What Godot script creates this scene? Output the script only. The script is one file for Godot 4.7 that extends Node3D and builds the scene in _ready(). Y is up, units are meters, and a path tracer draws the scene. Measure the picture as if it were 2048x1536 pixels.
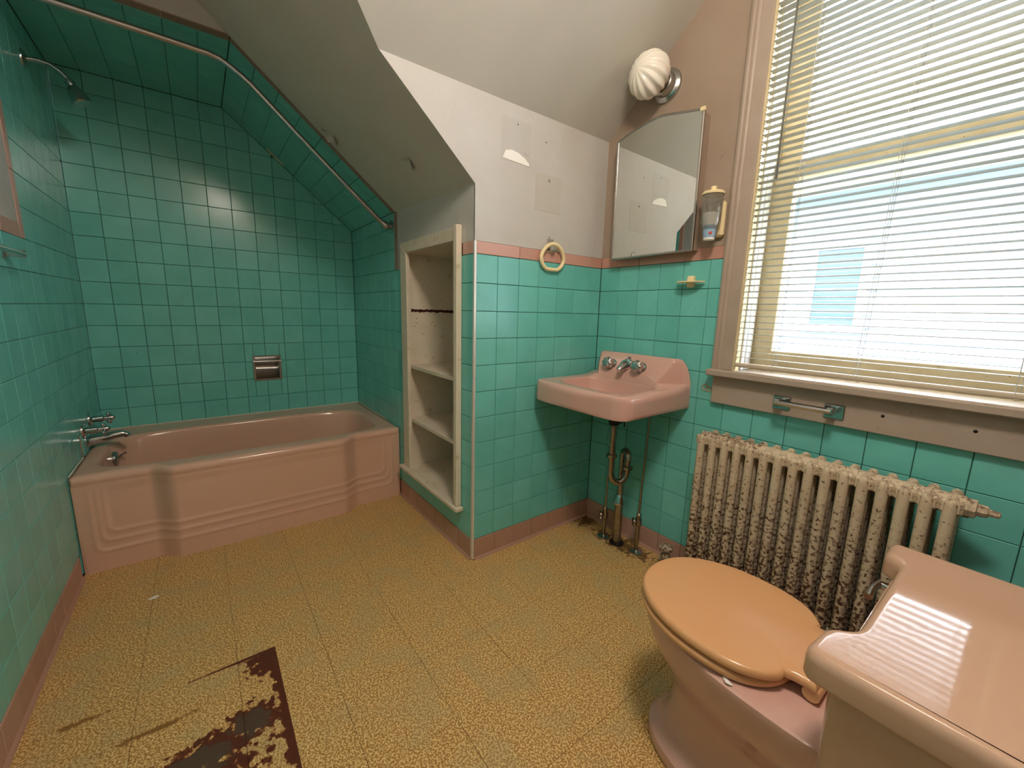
extends Node3D
# A small attic bathroom: turquoise wall tile, pink fixtures, a window with an open blind.
# x runs right along the tub, y up, z towards the viewer; metres. The tile module (0.109) and the 9 inch floor tiles fix the scale.

const T := 0.109
const WT := 1.3152      # right wall of the tub alcove = side of the closet block
const WW := 2.0441      # window wall
const Z1 := 1.5494      # front of the closet block
const ZF := 0.762       # front of the tub alcove
const ZR := 3.12        # rear wall
const YA := 1.0631      # a joint of the alcove tiling
const YB := 0.0959      # top of the base tiles
const YC := 2.135       # tiled alcove ceiling
const YT := 2.40        # flat ceiling
const MS := 0.88        # pitch of the slope over the sink
const YS := 1.864       # its foot on the closet front

var M := {}
var counts := {}
var rng := RandomNumberGenerator.new()

# ---------------------------------------------------------------- mesh building
class MB:
	var v := PackedVector3Array()
	var t := PackedInt32Array()

	func orient(t0: int) -> void:
		var vol := 0.0
		for k in range(t0, t.size(), 3):
			vol += v[t[k]].dot(v[t[k + 1]].cross(v[t[k + 2]]))
		# the volume is taken about a point near the shape, so that far-off shapes stay exact
		if t.size() > t0:
			var o := v[t[t0]]
			vol = 0.0
			for k in range(t0, t.size(), 3):
				vol += (v[t[k]] - o).dot((v[t[k + 1]] - o).cross(v[t[k + 2]] - o))
		if vol < 0.0:
			for k in range(t0, t.size(), 3):
				var a := t[k + 1]
				t[k + 1] = t[k + 2]
				t[k + 2] = a

	func loft(loops: Array, cap0 := true, cap1 := true) -> MB:
		var t0 := t.size()
		var n: int = loops[0].size()
		var b := v.size()
		for l in loops:
			v.append_array(l)
		for r in range(loops.size() - 1):
			for k in n:
				var k2 := (k + 1) % n
				var p := b + r * n + k
				var q := b + r * n + k2
				t.append_array([p, q, q + n, p, q + n, p + n])
		for side in 2:
			if (side == 0 and not cap0) or (side == 1 and not cap1):
				continue
			var s := b if side == 0 else b + (loops.size() - 1) * n
			var c := Vector3.ZERO
			for k in n:
				c += v[s + k]
			v.append(c / n)
			var ci := v.size() - 1
			for k in n:
				var k2 := (k + 1) % n
				if side == 0:
					t.append_array([ci, s + k2, s + k])
				else:
					t.append_array([ci, s + k, s + k2])
		orient(t0)
		return self

	# box by centre and size with chamfered edges, turned by a basis
	func box(c: Vector3, s: Vector3, ch := 0.0, bs := Basis()) -> MB:
		var h := s * 0.5
		var e: float = minf(ch, minf(h.x, minf(h.y, h.z)) * 0.9)
		if e <= 0.0:
			var ls := []
			for y in [-h.y, h.y]:
				ls.append(PackedVector3Array([c + bs * Vector3(-h.x, y, -h.z), c + bs * Vector3(h.x, y, -h.z), c + bs * Vector3(h.x, y, h.z), c + bs * Vector3(-h.x, y, h.z)]))
			return loft(ls)
		var lo := []
		for row in [[-h.y, e], [-h.y + e, 0.0], [h.y - e, 0.0], [h.y, e]]:
			var y: float = row[0]
			var i: float = row[1]
			var hx := h.x - i
			var hz := h.z - i
			var f: float = e if i == 0.0 else 0.0002
			var p := PackedVector3Array()
			for q in [[-1, -1, 0], [-1, -1, 1], [1, -1, 1], [1, -1, 0], [1, 1, 0], [1, 1, 1], [-1, 1, 1], [-1, 1, 0]]:
				var cx: float = q[0] * (hx - (f if q[2] == 1 else 0.0))
				var cz: float = q[1] * (hz - (0.0 if q[2] == 1 else f))
				p.append(c + bs * Vector3(cx, y, cz))
			lo.append(p)
		return loft(lo)

	# box between two corners
	func bx(a: Vector3, b: Vector3, ch := 0.0) -> MB:
		return box((a + b) * 0.5, (b - a).abs(), ch)

	# tube along a path; rad is a number or one number for each point
	func tube(path: Array, rad, seg := 12, sx := 1.0) -> MB:
		var ls := []
		var up := Vector3.UP
		var d0: Vector3 = (path[1] - path[0]).normalized()
		if absf(d0.dot(up)) > 0.9:
			up = Vector3.RIGHT
		var side := d0.cross(up).normalized()
		for i in path.size():
			var d: Vector3
			if i == 0:
				d = path[1] - path[0]
			elif i == path.size() - 1:
				d = path[i] - path[i - 1]
			else:
				d = (path[i] - path[i - 1]).normalized() + (path[i + 1] - path[i]).normalized()
			d = d.normalized()
			side = (side - d * side.dot(d)).normalized()
			var w := side.cross(d)
			var r: float = rad[i] if rad is Array else rad
			var p := PackedVector3Array()
			for k in seg:
				var a := TAU * k / seg
				p.append(path[i] + side * cos(a) * r * sx + w * sin(a) * r)
			ls.append(p)
		return loft(ls)

	# profile of (radius, height) turned about the local y axis of xf
	func lathe(prof: Array, xf: Transform3D, seg := 24, lobes := 0, depth := 0.0, twist := 0.0) -> MB:
		var ls := []
		for q in prof:
			var p := PackedVector3Array()
			for k in seg:
				var a := TAU * k / seg
				var r: float = q[0]
				if lobes > 0:
					r *= 1.0 + depth * cos(lobes * (a + twist * q[1]))
				p.append(xf * Vector3(cos(a) * r, q[1], sin(a) * r))
			ls.append(p)
		return loft(ls)

	# polygon in the local xy plane of xf, from z = 0 to depth, with the edge of the far face chamfered
	func prism(poly: PackedVector2Array, xf: Transform3D, depth: float, ch := 0.0) -> MB:
		var t0 := t.size()
		var b := v.size()
		var n := poly.size()
		var ins := poly
		if ch > 0.0:
			ins = MB.inset(poly, ch)
		var rows := [[poly, 0.0], [poly, depth - ch], [ins, depth]] if ch > 0.0 else [[poly, 0.0], [poly, depth]]
		for r in rows:
			for p in r[0]:
				v.append(xf * Vector3(p.x, p.y, r[1]))
		for r in range(rows.size() - 1):
			for k in n:
				var k2 := (k + 1) % n
				var p := b + r * n + k
				var q := b + r * n + k2
				t.append_array([p, q, q + n, p, q + n, p + n])
		var area := 0.0
		for k in n:
			area += poly[k].cross(poly[(k + 1) % n])
		var tri := Geometry2D.triangulate_polygon(poly)
		var top := b + (rows.size() - 1) * n
		for k in range(0, tri.size(), 3):
			var a := tri[k]
			var c := tri[k + 1]
			var d := tri[k + 2]
			var s := (poly[c] - poly[a]).cross(poly[d] - poly[a])
			if (s > 0.0) != (area > 0.0):
				var x := c
				c = d
				d = x
			t.append_array([top + a, top + c, top + d, b + a, b + d, b + c])
		orient(t0)
		return self

	static func inset(poly: PackedVector2Array, d: float) -> PackedVector2Array:
		var out := PackedVector2Array()
		var n := poly.size()
		var area := 0.0
		for k in n:
			area += poly[k].cross(poly[(k + 1) % n])
		var sg := 1.0 if area > 0.0 else -1.0
		for k in n:
			var p := poly[k]
			var e0 := (p - poly[(k + n - 1) % n]).normalized()
			var e1 := (poly[(k + 1) % n] - p).normalized()
			var n0 := Vector2(-e0.y, e0.x) * sg
			var n1 := Vector2(-e1.y, e1.x) * sg
			var m := n0 + n1
			var l := m.dot(n0)
			out.append(p + m * (d / maxf(l, 0.3)))
		return out

func to_mesh(mb: MB, crease := 35.0, with_uv := false) -> ArrayMesh:
	var nt := mb.t.size() / 3
	var fn := PackedVector3Array()
	var fu := PackedVector3Array()
	fn.resize(nt)
	fu.resize(nt)
	var at := {}
	var keys: Array[Vector3i] = []
	keys.resize(mb.v.size())
	for k in mb.v.size():
		keys[k] = Vector3i((mb.v[k] * 20000.0).round())
	for k in nt:
		var a := mb.v[mb.t[k * 3]]
		var n := (mb.v[mb.t[k * 3 + 1]] - a).cross(mb.v[mb.t[k * 3 + 2]] - a)
		fn[k] = n
		fu[k] = n.normalized()
		for j in 3:
			var key := keys[mb.t[k * 3 + j]]
			if at.has(key):
				at[key].append(k)
			else:
				at[key] = PackedInt32Array([k])
	var lim := cos(deg_to_rad(crease))
	var pv := PackedVector3Array()
	var pn := PackedVector3Array()
	var pu := PackedVector2Array()
	for k in nt:
		if fn[k].length_squared() < 1e-20:
			continue
		for j in [0, 2, 1]:
			var i := mb.t[k * 3 + j]
			var s := Vector3.ZERO
			for f in at[keys[i]]:
				if fu[f].dot(fu[k]) > lim:
					s += fn[f]
			pv.append(mb.v[i])
			pn.append(s.normalized() if s.length_squared() > 0.0 else fu[k])
			if with_uv:
				pu.append(Vector2((mb.v[i].x - FX0) / FS, (mb.v[i].z - FZ0) / FS))
	var arr := []
	arr.resize(Mesh.ARRAY_MAX)
	arr[Mesh.ARRAY_VERTEX] = pv
	arr[Mesh.ARRAY_NORMAL] = pn
	if with_uv:
		arr[Mesh.ARRAY_TEX_UV] = pu
	var m := ArrayMesh.new()
	m.add_surface_from_arrays(Mesh.PRIMITIVE_TRIANGLES, arr)
	return m

# ---------------------------------------------------------------- nodes
func numbered(called: String, parent: Node) -> String:
	var k := str(parent.get_instance_id()) + called
	var n: int = counts.get(k, 0)
	counts[k] = n + 1
	return called if n == 0 else "%s_%03d" % [called, n]

func spot_of(n: Node) -> Vector3:
	var p := Vector3.ZERO
	while n != self and n is Node3D:
		p += n.position
		n = n.get_parent()
	return p

func put(mesh: Mesh, called: String, mat: Material, parent: Node = self) -> MeshInstance3D:
	var o := MeshInstance3D.new()
	o.mesh = mesh
	o.material_override = mat
	o.name = numbered(called, parent)
	o.cast_shadow = GeometryInstance3D.SHADOW_CASTING_SETTING_ON
	parent.add_child(o, true)
	return o

# a mesh built in room coordinates, hung under its thing
func part(mb: MB, called: String, mat: Material, parent: Node = self, crease := 35.0, with_uv := false) -> MeshInstance3D:
	var o := put(to_mesh(mb, crease, with_uv), called, mat, parent)
	o.position = -spot_of(parent) if parent != self else Vector3.ZERO
	return o

func thing(called: String, label: String, category: String, at: Vector3, group := "") -> Node3D:
	var o := Node3D.new()
	o.name = numbered(called, self)
	add_child(o, true)
	o.position = at
	o.set_meta("label", label)
	o.set_meta("category", category)
	if group != "":
		o.set_meta("group", group)
	return o

func setting(called: String, label: String, category: String) -> Node3D:
	var o := Node3D.new()
	o.name = numbered(called, self)
	add_child(o, true)
	o.set_meta("kind", "structure")
	o.set_meta("label", label)
	o.set_meta("category", category)
	return o

# ---------------------------------------------------------------- materials
func mat(key: String, c: Color, rough := 0.5, metal := 0.0, spec := 0.5) -> StandardMaterial3D:
	var m := StandardMaterial3D.new()
	m.albedo_color = c
	m.roughness = rough
	m.metallic = metal
	m.metallic_specular = spec
	M[key] = m
	return m

func rgb(r: float, g: float, b: float) -> Color:
	return Color(r / 255.0, g / 255.0, b / 255.0)

func noise(sd: int, freq: float, oct := 3, kind := FastNoiseLite.TYPE_SIMPLEX_SMOOTH) -> FastNoiseLite:
	var n := FastNoiseLite.new()
	n.seed = sd
	n.noise_type = kind
	n.frequency = freq
	n.fractal_octaves = oct
	return n

func tex_of(w: int, h: int, bytes: PackedByteArray) -> ImageTexture:
	return ImageTexture.create_from_image(Image.create_from_data(w, h, false, Image.FORMAT_RGB8, bytes))

# blotches between two colours, with specks of a third where a second noise is high
func blotch(sd: int, size: int, f1: float, a: Color, b: Color, f2 := 0.0, c := Color.BLACK, cut := 0.8) -> ImageTexture:
	var i1 := noise(sd, f1, 4).get_seamless_image(size, size).get_data()
	var i2 := i1
	if f2 > 0.0:
		i2 = noise(sd + 7, f2, 3).get_seamless_image(size, size).get_data()
	var out := PackedByteArray()
	out.resize(size * size * 3)
	for k in size * size:
		var q := a.lerp(b, i1[k] / 255.0)
		if f2 > 0.0:
			q = q.lerp(c, smoothstep(cut, cut + 0.08, i2[k] / 255.0))
		out[k * 3] = int(q.r * 255.0)
		out[k * 3 + 1] = int(q.g * 255.0)
		out[k * 3 + 2] = int(q.b * 255.0)
	return tex_of(size, size, out)

func triplanar(m: StandardMaterial3D, tex: Texture2D, metres: float) -> void:
	m.albedo_texture = tex
	m.uv1_triplanar = true
	m.uv1_world_triplanar = true
	m.uv1_scale = Vector3.ONE / metres

func bump(m: StandardMaterial3D, sd: int, freq: float, strength: float, size := 512) -> void:
	var im := noise(sd, freq, 4).get_seamless_image(size, size)
	im.convert(Image.FORMAT_RGBA8)
	im.bump_map_to_normal_map(4.0)
	m.normal_enabled = true
	m.normal_texture = ImageTexture.create_from_image(im)
	m.normal_scale = strength

func make_materials() -> void:
	# the clay of the tiles differs a little from piece to piece
	var k := 0
	for c in [rgb(116, 200, 190), rgb(111, 196, 186), rgb(120, 203, 194), rgb(114, 197, 189)]:
		var m := mat("tile%d" % k, c, 0.2, 0.0, 0.5)
		m.albedo_texture = M.get("tile_dirt")
		if k == 0:
			M["tile_dirt"] = blotch(31, 512, 0.012, Color(1, 1, 1), Color(0.93, 0.95, 0.94), 0.05, Color(0.82, 0.86, 0.82), 0.86)
			m.albedo_texture = M["tile_dirt"]
		m.uv1_triplanar = true
		m.uv1_world_triplanar = true
		m.uv1_scale = Vector3.ONE / 0.9
		k += 1
	mat("grout", rgb(38, 62, 55), 0.9)
	k = 0
	for c in [rgb(198, 150, 134), rgb(193, 145, 129), rgb(202, 155, 139)]:
		mat("border%d" % k, c, 0.3)
		k += 1
	k = 0
	for c in [rgb(184, 144, 126), rgb(179, 139, 121), rgb(188, 149, 131)]:
		mat("base%d" % k, c, 0.4)
		k += 1
	k = 0
	for c in [rgb(152, 124, 108), rgb(146, 118, 103)]:
		mat("edging%d" % k, c, 0.4)
		k += 1
	var pl := mat("plaster", Color.WHITE, 0.62, 0.0, 0.4)
	triplanar(pl, blotch(5, 512, 0.008, rgb(196, 194, 189), rgb(191, 187, 180), 0.03, rgb(184, 179, 171), 0.88), 1.3)
	bump(pl, 91, 0.02, 0.25)
	var pc := mat("plaster_ceiling", Color.WHITE, 0.75, 0.0, 0.3)
	triplanar(pc, blotch(15, 512, 0.006, rgb(202, 199, 190), rgb(192, 188, 178), 0.0, Color.BLACK, 0.9), 1.6)
	bump(pc, 92, 0.02, 0.2)
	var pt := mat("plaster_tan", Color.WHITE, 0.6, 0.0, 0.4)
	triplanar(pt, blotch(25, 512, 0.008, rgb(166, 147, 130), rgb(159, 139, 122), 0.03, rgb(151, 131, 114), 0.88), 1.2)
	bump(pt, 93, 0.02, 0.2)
	mat("porcelain", rgb(210, 167, 154), 0.07, 0.0, 0.5)
	mat("tub_pink", rgb(216, 174, 152), 0.14, 0.0, 0.5)
	mat("seat_plastic", rgb(218, 164, 116), 0.2, 0.0, 0.5)
	mat("tank_pink", rgb(200, 163, 138), 0.06, 0.0, 0.5)
	var ch := mat("chrome", rgb(200, 202, 203), 0.16, 1.0)
	bump(ch, 71, 0.03, 0.04, 256)
	mat("worn_chrome", rgb(182, 182, 180), 0.25, 1.0)
	var ps := mat("pipe_steel", rgb(178, 174, 168), 0.26, 1.0)
	ps.albedo_texture = blotch(41, 256, 0.03, Color(1, 1, 1), Color(0.82, 0.78, 0.72), 0.06, Color(0.5, 0.42, 0.34), 0.82)
	ps.uv1_triplanar = true
	ps.uv1_world_triplanar = true
	ps.uv1_scale = Vector3.ONE / 0.2
	mat("dark_metal", rgb(40, 36, 34), 0.5, 0.6)
	mat("cream_plastic", rgb(240, 220, 172), 0.3)
	var wt := mat("wood_paint", Color.WHITE, 0.5)
	triplanar(wt, blotch(55, 512, 0.01, rgb(226, 214, 194), rgb(216, 201, 178), 0.02, rgb(204, 184, 154), 0.8), 0.8)
	var tr := mat("trim_paint", Color.WHITE, 0.42)
	triplanar(tr, blotch(56, 512, 0.01, rgb(176, 160, 146), rgb(168, 150, 135), 0.03, rgb(158, 139, 123), 0.88), 0.8)
	var sh := mat("sash_paint", Color.WHITE, 0.5)
	triplanar(sh, blotch(57, 512, 0.012, rgb(226, 210, 172), rgb(212, 192, 150), 0.05, rgb(150, 120, 84), 0.84), 0.5)
	mat("vinyl", rgb(236, 238, 236), 0.4)
	mat("aluminium", rgb(178, 186, 192), 0.4, 0.7)
	mat("corner_metal", rgb(226, 222, 214), 0.3, 0.35)
	mat("blind_slat", rgb(158, 153, 138), 0.45)
	mat("blind_rail", rgb(196, 182, 160), 0.5)
	mat("cord", rgb(206, 204, 196), 0.8)
	mat("wand", rgb(104, 106, 102), 0.2)
	mat("rust", rgb(64, 28, 18), 0.95)
	var gl := mat("glass", Color(0.95, 0.98, 1.0, 0.06), 0.0)
	gl.transparency = BaseMaterial3D.TRANSPARENCY_ALPHA
	var cp := mat("clear_plastic", Color(0.55, 0.54, 0.5, 0.26), 0.1)
	cp.transparency = BaseMaterial3D.TRANSPARENCY_ALPHA
	mat("mirror", rgb(225, 230, 226), 0.01, 1.0)
	mat("paper_white", rgb(240, 238, 232), 0.7)
	mat("paper_blue", rgb(150, 178, 205), 0.7)
	mat("paper_red", rgb(190, 80, 62), 0.7)
	var og := mat("opal_glass", rgb(238, 232, 220), 0.22)
	og.subsurf_scatter_enabled = true
	og.subsurf_scatter_strength = 0.1
	mat("caulk", rgb(214, 205, 186), 0.7)
	mat("mortar", rgb(176, 160, 134), 0.95)
	mat("siding", rgb(176, 186, 198), 0.6)
	mat("shutter", rgb(122, 142, 164), 0.6)
	mat("roofing", rgb(190, 192, 194), 0.9)
	mat("lawn", rgb(96, 116, 66), 1.0)
	mat("subfloor", rgb(58, 42, 26), 0.95)
	radiator_paint()
	floor_material()

func radiator_paint() -> void:
	# cream paint that has flaked down to rust, most of all low down and away from the sink
	var s := 1024
	var n1 := noise(61, 0.05, 4).get_seamless_image(s, s).get_data()
	var n2 := noise(62, 0.012, 3).get_seamless_image(s, s).get_data()
	var n3 := noise(63, 0.09, 2).get_seamless_image(s, s).get_data()
	var out := PackedByteArray()
	out.resize(s * s * 3)
	var a := rgb(212, 196, 170)
	var b := rgb(196, 174, 144)
	var rust := rgb(60, 34, 22)
	var tan_ := rgb(126, 84, 52)
	for y in s:
		var h := 1.0 - float(y) / s       # times 0.8 m
		var low := clampf((0.62 - h * 0.8) / 0.45, 0.0, 1.0)
		for x in s:
			var k := y * s + x
			var q := a.lerp(b, n2[k] / 255.0)
			var cut := 0.79 - 0.33 * low - 0.16 * (n2[k] / 255.0 - 0.4)
			var f := smoothstep(cut, cut + 0.03, n1[k] / 255.0)
			if f > 0.0:
				q = q.lerp(rust.lerp(tan_, clampf((n3[k] / 255.0 - 0.4) * 2.0, 0.0, 1.0)), f)
			out[k * 3] = int(q.r * 255.0)
			out[k * 3 + 1] = int(q.g * 255.0)
			out[k * 3 + 2] = int(q.b * 255.0)
	var m := mat("radiator", Color.WHITE, 0.6)
	triplanar(m, tex_of(s, s, out), 0.8)

const FX0 := -0.02
const FZ0 := 0.55
const FS := 2.10

func blob(x: float, z: float, cx: float, cz: float, rx: float, rz: float) -> float:
	return 1.0 - sqrt(pow((x - cx) / rx, 2.0) + pow((z - cz) / rz, 2.0))

func floor_material() -> void:
	# cork-patterned vinyl: short pale worms on brown, with a rust stain where something metal stood
	var s := 1900
	var w1 := noise(11, 0.165, 1)
	w1.domain_warp_enabled = true
	w1.domain_warp_amplitude = 5.0
	w1.domain_warp_frequency = 0.11
	var i1 := w1.get_image(s, s).get_data()
	var i2 := noise(12, 0.26, 2).get_image(s, s).get_data()
	var i3 := noise(13, 0.006, 4).get_image(s, s).get_data()
	var i4 := noise(14, 0.035, 4).get_image(s, s).get_data()
	var out := PackedByteArray()
	out.resize(s * s * 3)
	var pale := rgb(234, 200, 138)
	var brown := rgb(178, 132, 72)
	var deep := rgb(120, 78, 34)
	var rust := rgb(86, 42, 30)
	var rust2 := rgb(140, 82, 44)
	var soot := rgb(86, 74, 62)
	var grey := rgb(176, 166, 128)
	for y in s:
		var z := FZ0 + FS * y / s
		for x in s:
			var k := y * s + x
			var wx := FX0 + FS * x / s
			var f := smoothstep(0.42, 0.60, i1[k] / 255.0)
			var q := brown.lerp(pale, f)
			q = q.lerp(deep, smoothstep(0.62, 0.78, i2[k] / 255.0) * 0.6 * (1.0 - f * 0.5))
			var lo := i3[k] / 255.0
			q = q.lerp(grey, clampf((lo - 0.45) * 1.1, 0.0, 0.30))
			if wx < 0.7 or z > 2.2 or (wx > 1.7 and z < 2.2):
				var r := i4[k] / 255.0 - 0.5
				var st := -1.0
				if wx < 0.556 and z > 1.578:
					# bounded on two sides by the edge of what stood there
					st = maxf(st, blob(wx, z, 0.553, 1.80, 0.020, 0.36) + r * 1.2)
					st = maxf(st, blob(wx, z, 0.535, 1.622, 0.060, 0.070) + r * 1.7)
					st = maxf(st, 0.5 - absf(z - 1.584) / (0.004 + 0.010 * smoothstep(0.33, 0.5, wx)) if wx > 0.335 else -1.0)
					st = maxf(st, 0.6 - absf(wx - 0.552) / 0.006)
					st = maxf(st, blob(wx, z, 0.478, 1.815, 0.080, 0.050) + r * 1.6)
					st = maxf(st, blob(wx, z, 0.385, 1.850, 0.120, 0.050) + r * 1.6)
					st = maxf(st, blob(wx, z, 0.300, 1.93, 0.20, 0.07) + r * 1.7)
				if st > 0.0:
					var tone := rust2.lerp(rust, smoothstep(0.0, 0.25, st + (i2[k] / 255.0 - 0.5) * 0.35))
					q = q.lerp(tone, smoothstep(0.0, 0.10, st) * 0.95)
					var so := maxf(blob(wx, z, 0.470, 1.822, 0.050, 0.042), blob(wx, z, 0.365, 1.865, 0.075, 0.05)) + r * 0.9
					q = q.lerp(soot, smoothstep(0.0, 0.3, so) * 0.85)
				# grime lines by the left wall and dirt round the pipes
				var g := maxf(blob(wx, z, 0.115, 1.565, 0.075, 0.012) , blob(wx, z, 0.27, 1.70, 0.12, 0.012)) + r * 1.2
				q = q.lerp(deep, smoothstep(0.2, 0.6, g) * 0.7)
				var p := maxf(blob(wx, z, 1.965, 1.85, 0.07, 0.20), blob(wx, z, 1.99, 1.60, 0.09, 0.06)) + r * 1.3
				q = q.lerp(rgb(78, 54, 30), smoothstep(0.1, 0.6, p) * 0.75)
				var o := blob(wx, z, 1.44, 2.375, 0.075, 0.06) + r * 0.7
				q = q.lerp(grey.lerp(q, 0.35), smoothstep(0.2, 0.5, o) * 0.7)
			out[k * 3] = int(q.r * 255.0)
			out[k * 3 + 1] = int(q.g * 255.0)
			out[k * 3 + 2] = int(q.b * 255.0)
	var m := mat("floor_vinyl", Color.WHITE, 0.42, 0.0, 0.4)
	m.albedo_texture = tex_of(s, s, out)

# ---------------------------------------------------------------- tiles on a wall
# A wall frame: origin, U across, V up, N = U x V out of the wall into the room.
var tile_cache := {}
const TD := 0.005       # tile thickness, and the depth of the wall behind the tile face
const TG := 0.0009      # half a joint

func tile_mesh(poly: PackedVector2Array, key: String) -> ArrayMesh:
	if key != "" and tile_cache.has(key):
		return tile_cache[key]
	var mb := MB.new()
	mb.prism(poly, Transform3D(), TD, 0.0013)
	var m := to_mesh(mb, 20.0)
	if key != "":
		tile_cache[key] = m
	return m

# lay one piece: poly in wall coordinates (u, v), its face flush with the frame's plane
func lay(parent: Node, fr: Transform3D, poly: PackedVector2Array, called: String, pal: String, npal: int, proud := 0.0) -> void:
	var c := Vector2.ZERO
	for p in poly:
		c += p
	c /= poly.size()
	var rel := PackedVector2Array()
	for p in poly:
		rel.append(p - c)
	var key := ""
	if poly.size() == 4:
		for p in rel:
			key += "%d,%d;" % [roundi(p.x * 5000.0), roundi(p.y * 5000.0)]
	rel = MB.inset(rel, TG)
	var o := put(tile_mesh(rel, key), called, M["%s%d" % [pal, rng.randi() % npal]], parent)
	var bs := fr.basis
	var tilt := Basis(fr.basis.x.normalized(), rng.randfn(0.0, 0.0022)) * Basis(fr.basis.y.normalized(), rng.randfn(0.0, 0.0022))
	var local := Transform3D(tilt * bs, fr * Vector3(c.x, c.y, proud - TD))
	local.origin -= spot_of(parent)
	o.transform = local

func clip_half(poly: PackedVector2Array, a: Vector2, n: Vector2) -> PackedVector2Array:
	# keep the side where (p - a).n <= 0
	var out := PackedVector2Array()
	var c := poly.size()
	for k in c:
		var p := poly[k]
		var q := poly[(k + 1) % c]
		var dp := (p - a).dot(n)
		var dq := (q - a).dot(n)
		if dp <= 0.0:
			out.append(p)
		if (dp < 0.0 and dq > 0.0) or (dp > 0.0 and dq < 0.0):
			out.append(p.lerp(q, dp / (dp - dq)))
	return out

func rect(u0: float, v0: float, u1: float, v1: float) -> PackedVector2Array:
	return PackedVector2Array([Vector2(u0, v0), Vector2(u1, v0), Vector2(u1, v1), Vector2(u0, v1)])

# a grid of tiles between the given lines, without the holes, clipped by half planes
func tile_field(parent: Node, fr: Transform3D, us: Array, vs: Array, holes := [], cuts := [], called := "tile", pal := "tile", npal := 4) -> void:
	for i in range(us.size() - 1):
		for j in range(vs.size() - 1):
			var pieces := [Rect2(us[i], vs[j], us[i + 1] - us[i], vs[j + 1] - vs[j])]
			for h in holes:
				var nx := []
				for r in pieces:
					if not r.intersects(h):
						nx.append(r)
						continue
					var e: Rect2 = r.intersection(h)
					if e.position.x - r.position.x > 0.004:
						nx.append(Rect2(r.position.x, r.position.y, e.position.x - r.position.x, r.size.y))
					if r.end.x - e.end.x > 0.004:
						nx.append(Rect2(e.end.x, r.position.y, r.end.x - e.end.x, r.size.y))
					if e.position.y - r.position.y > 0.004:
						nx.append(Rect2(e.position.x, r.position.y, e.size.x, e.position.y - r.position.y))
					if r.end.y - e.end.y > 0.004:
						nx.append(Rect2(e.position.x, e.end.y, e.size.x, r.end.y - e.end.y))
				pieces = nx
			for r in pieces:
				if r.size.x < 0.006 or r.size.y < 0.006:
					continue
				var poly := rect(r.position.x, r.position.y, r.end.x, r.end.y)
				for c in cuts:
					poly = clip_half(poly, c[0], c[1])
				if poly.size() < 3:
					continue
				var ar := 0.0
				for k in poly.size():
					ar += poly[k].cross(poly[(k + 1) % poly.size()])
				if absf(ar) < 0.0004:
					continue
				lay(parent, fr, poly, called, pal, npal)

func lines(a: float, b: float, first: float) -> Array:
	# tile lines from a to b on the module that passes through first
	var out := [a]
	var k := ceilf((a - first) / T + 0.06)
	while first + k * T < b - 0.012:
		out.append(first + k * T)
		k += 1.0
	out.append(b)
	return out

func frame(o: Vector3, u: Vector3, v: Vector3) -> Transform3D:
	return Transform3D(Basis(u, v, u.cross(v)), o)

# slab of wall behind a polygon given in frame coordinates: its face lies `back` behind the frame's plane
func slab(fr: Transform3D, poly: PackedVector2Array, back: float, thick: float, mb: MB = null) -> MB:
	if mb == null:
		mb = MB.new()
	var xf := fr * Transform3D(Basis(), Vector3(0, 0, -back - thick))
	mb.prism(poly, xf, thick)
	return mb

# ---------------------------------------------------------------- the room
func build_light() -> void:
	var cam := Camera3D.new()
	cam.name = "camera"
	add_child(cam)
	cam.transform = Transform3D(Basis(Vector3(0.79723, 0.02543, 0.60314), Vector3(0.08597, 0.98415, -0.15513), Vector3(-0.59752, 0.17553, 0.78240)).orthonormalized(), Vector3(0.45367, 1.07972, 2.93463))
	cam.fov = 86.557
	cam.near = 0.02
	cam.far = 200.0
	cam.current = true
	var env := Environment.new()
	env.background_mode = Environment.BG_SKY
	var sm := ProceduralSkyMaterial.new()
	sm.sky_top_color = rgb(214, 226, 240)
	sm.sky_horizon_color = rgb(244, 247, 250)
	sm.ground_bottom_color = rgb(120, 118, 112)
	sm.ground_horizon_color = rgb(214, 214, 212)
	sm.sky_curve = 0.2
	sm.sun_angle_max = 0.0
	var sky := Sky.new()
	sky.sky_material = sm
	env.sky = sky
	env.background_energy_multiplier = 18.0
	env.ambient_light_source = Environment.AMBIENT_SOURCE_SKY
	env.tonemap_mode = Environment.TONE_MAPPER_LINEAR
	env.tonemap_exposure = 1.6
	env.sdfgi_enabled = true
	env.ssao_enabled = true
	env.ssil_enabled = true
	var we := WorldEnvironment.new()
	we.name = "environment"
	we.environment = env
	add_child(we)

func slope_y(x: float) -> float:
	return 1.575 + (YC - 1.575) * (WT - x) / (WT - 0.648)

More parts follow.
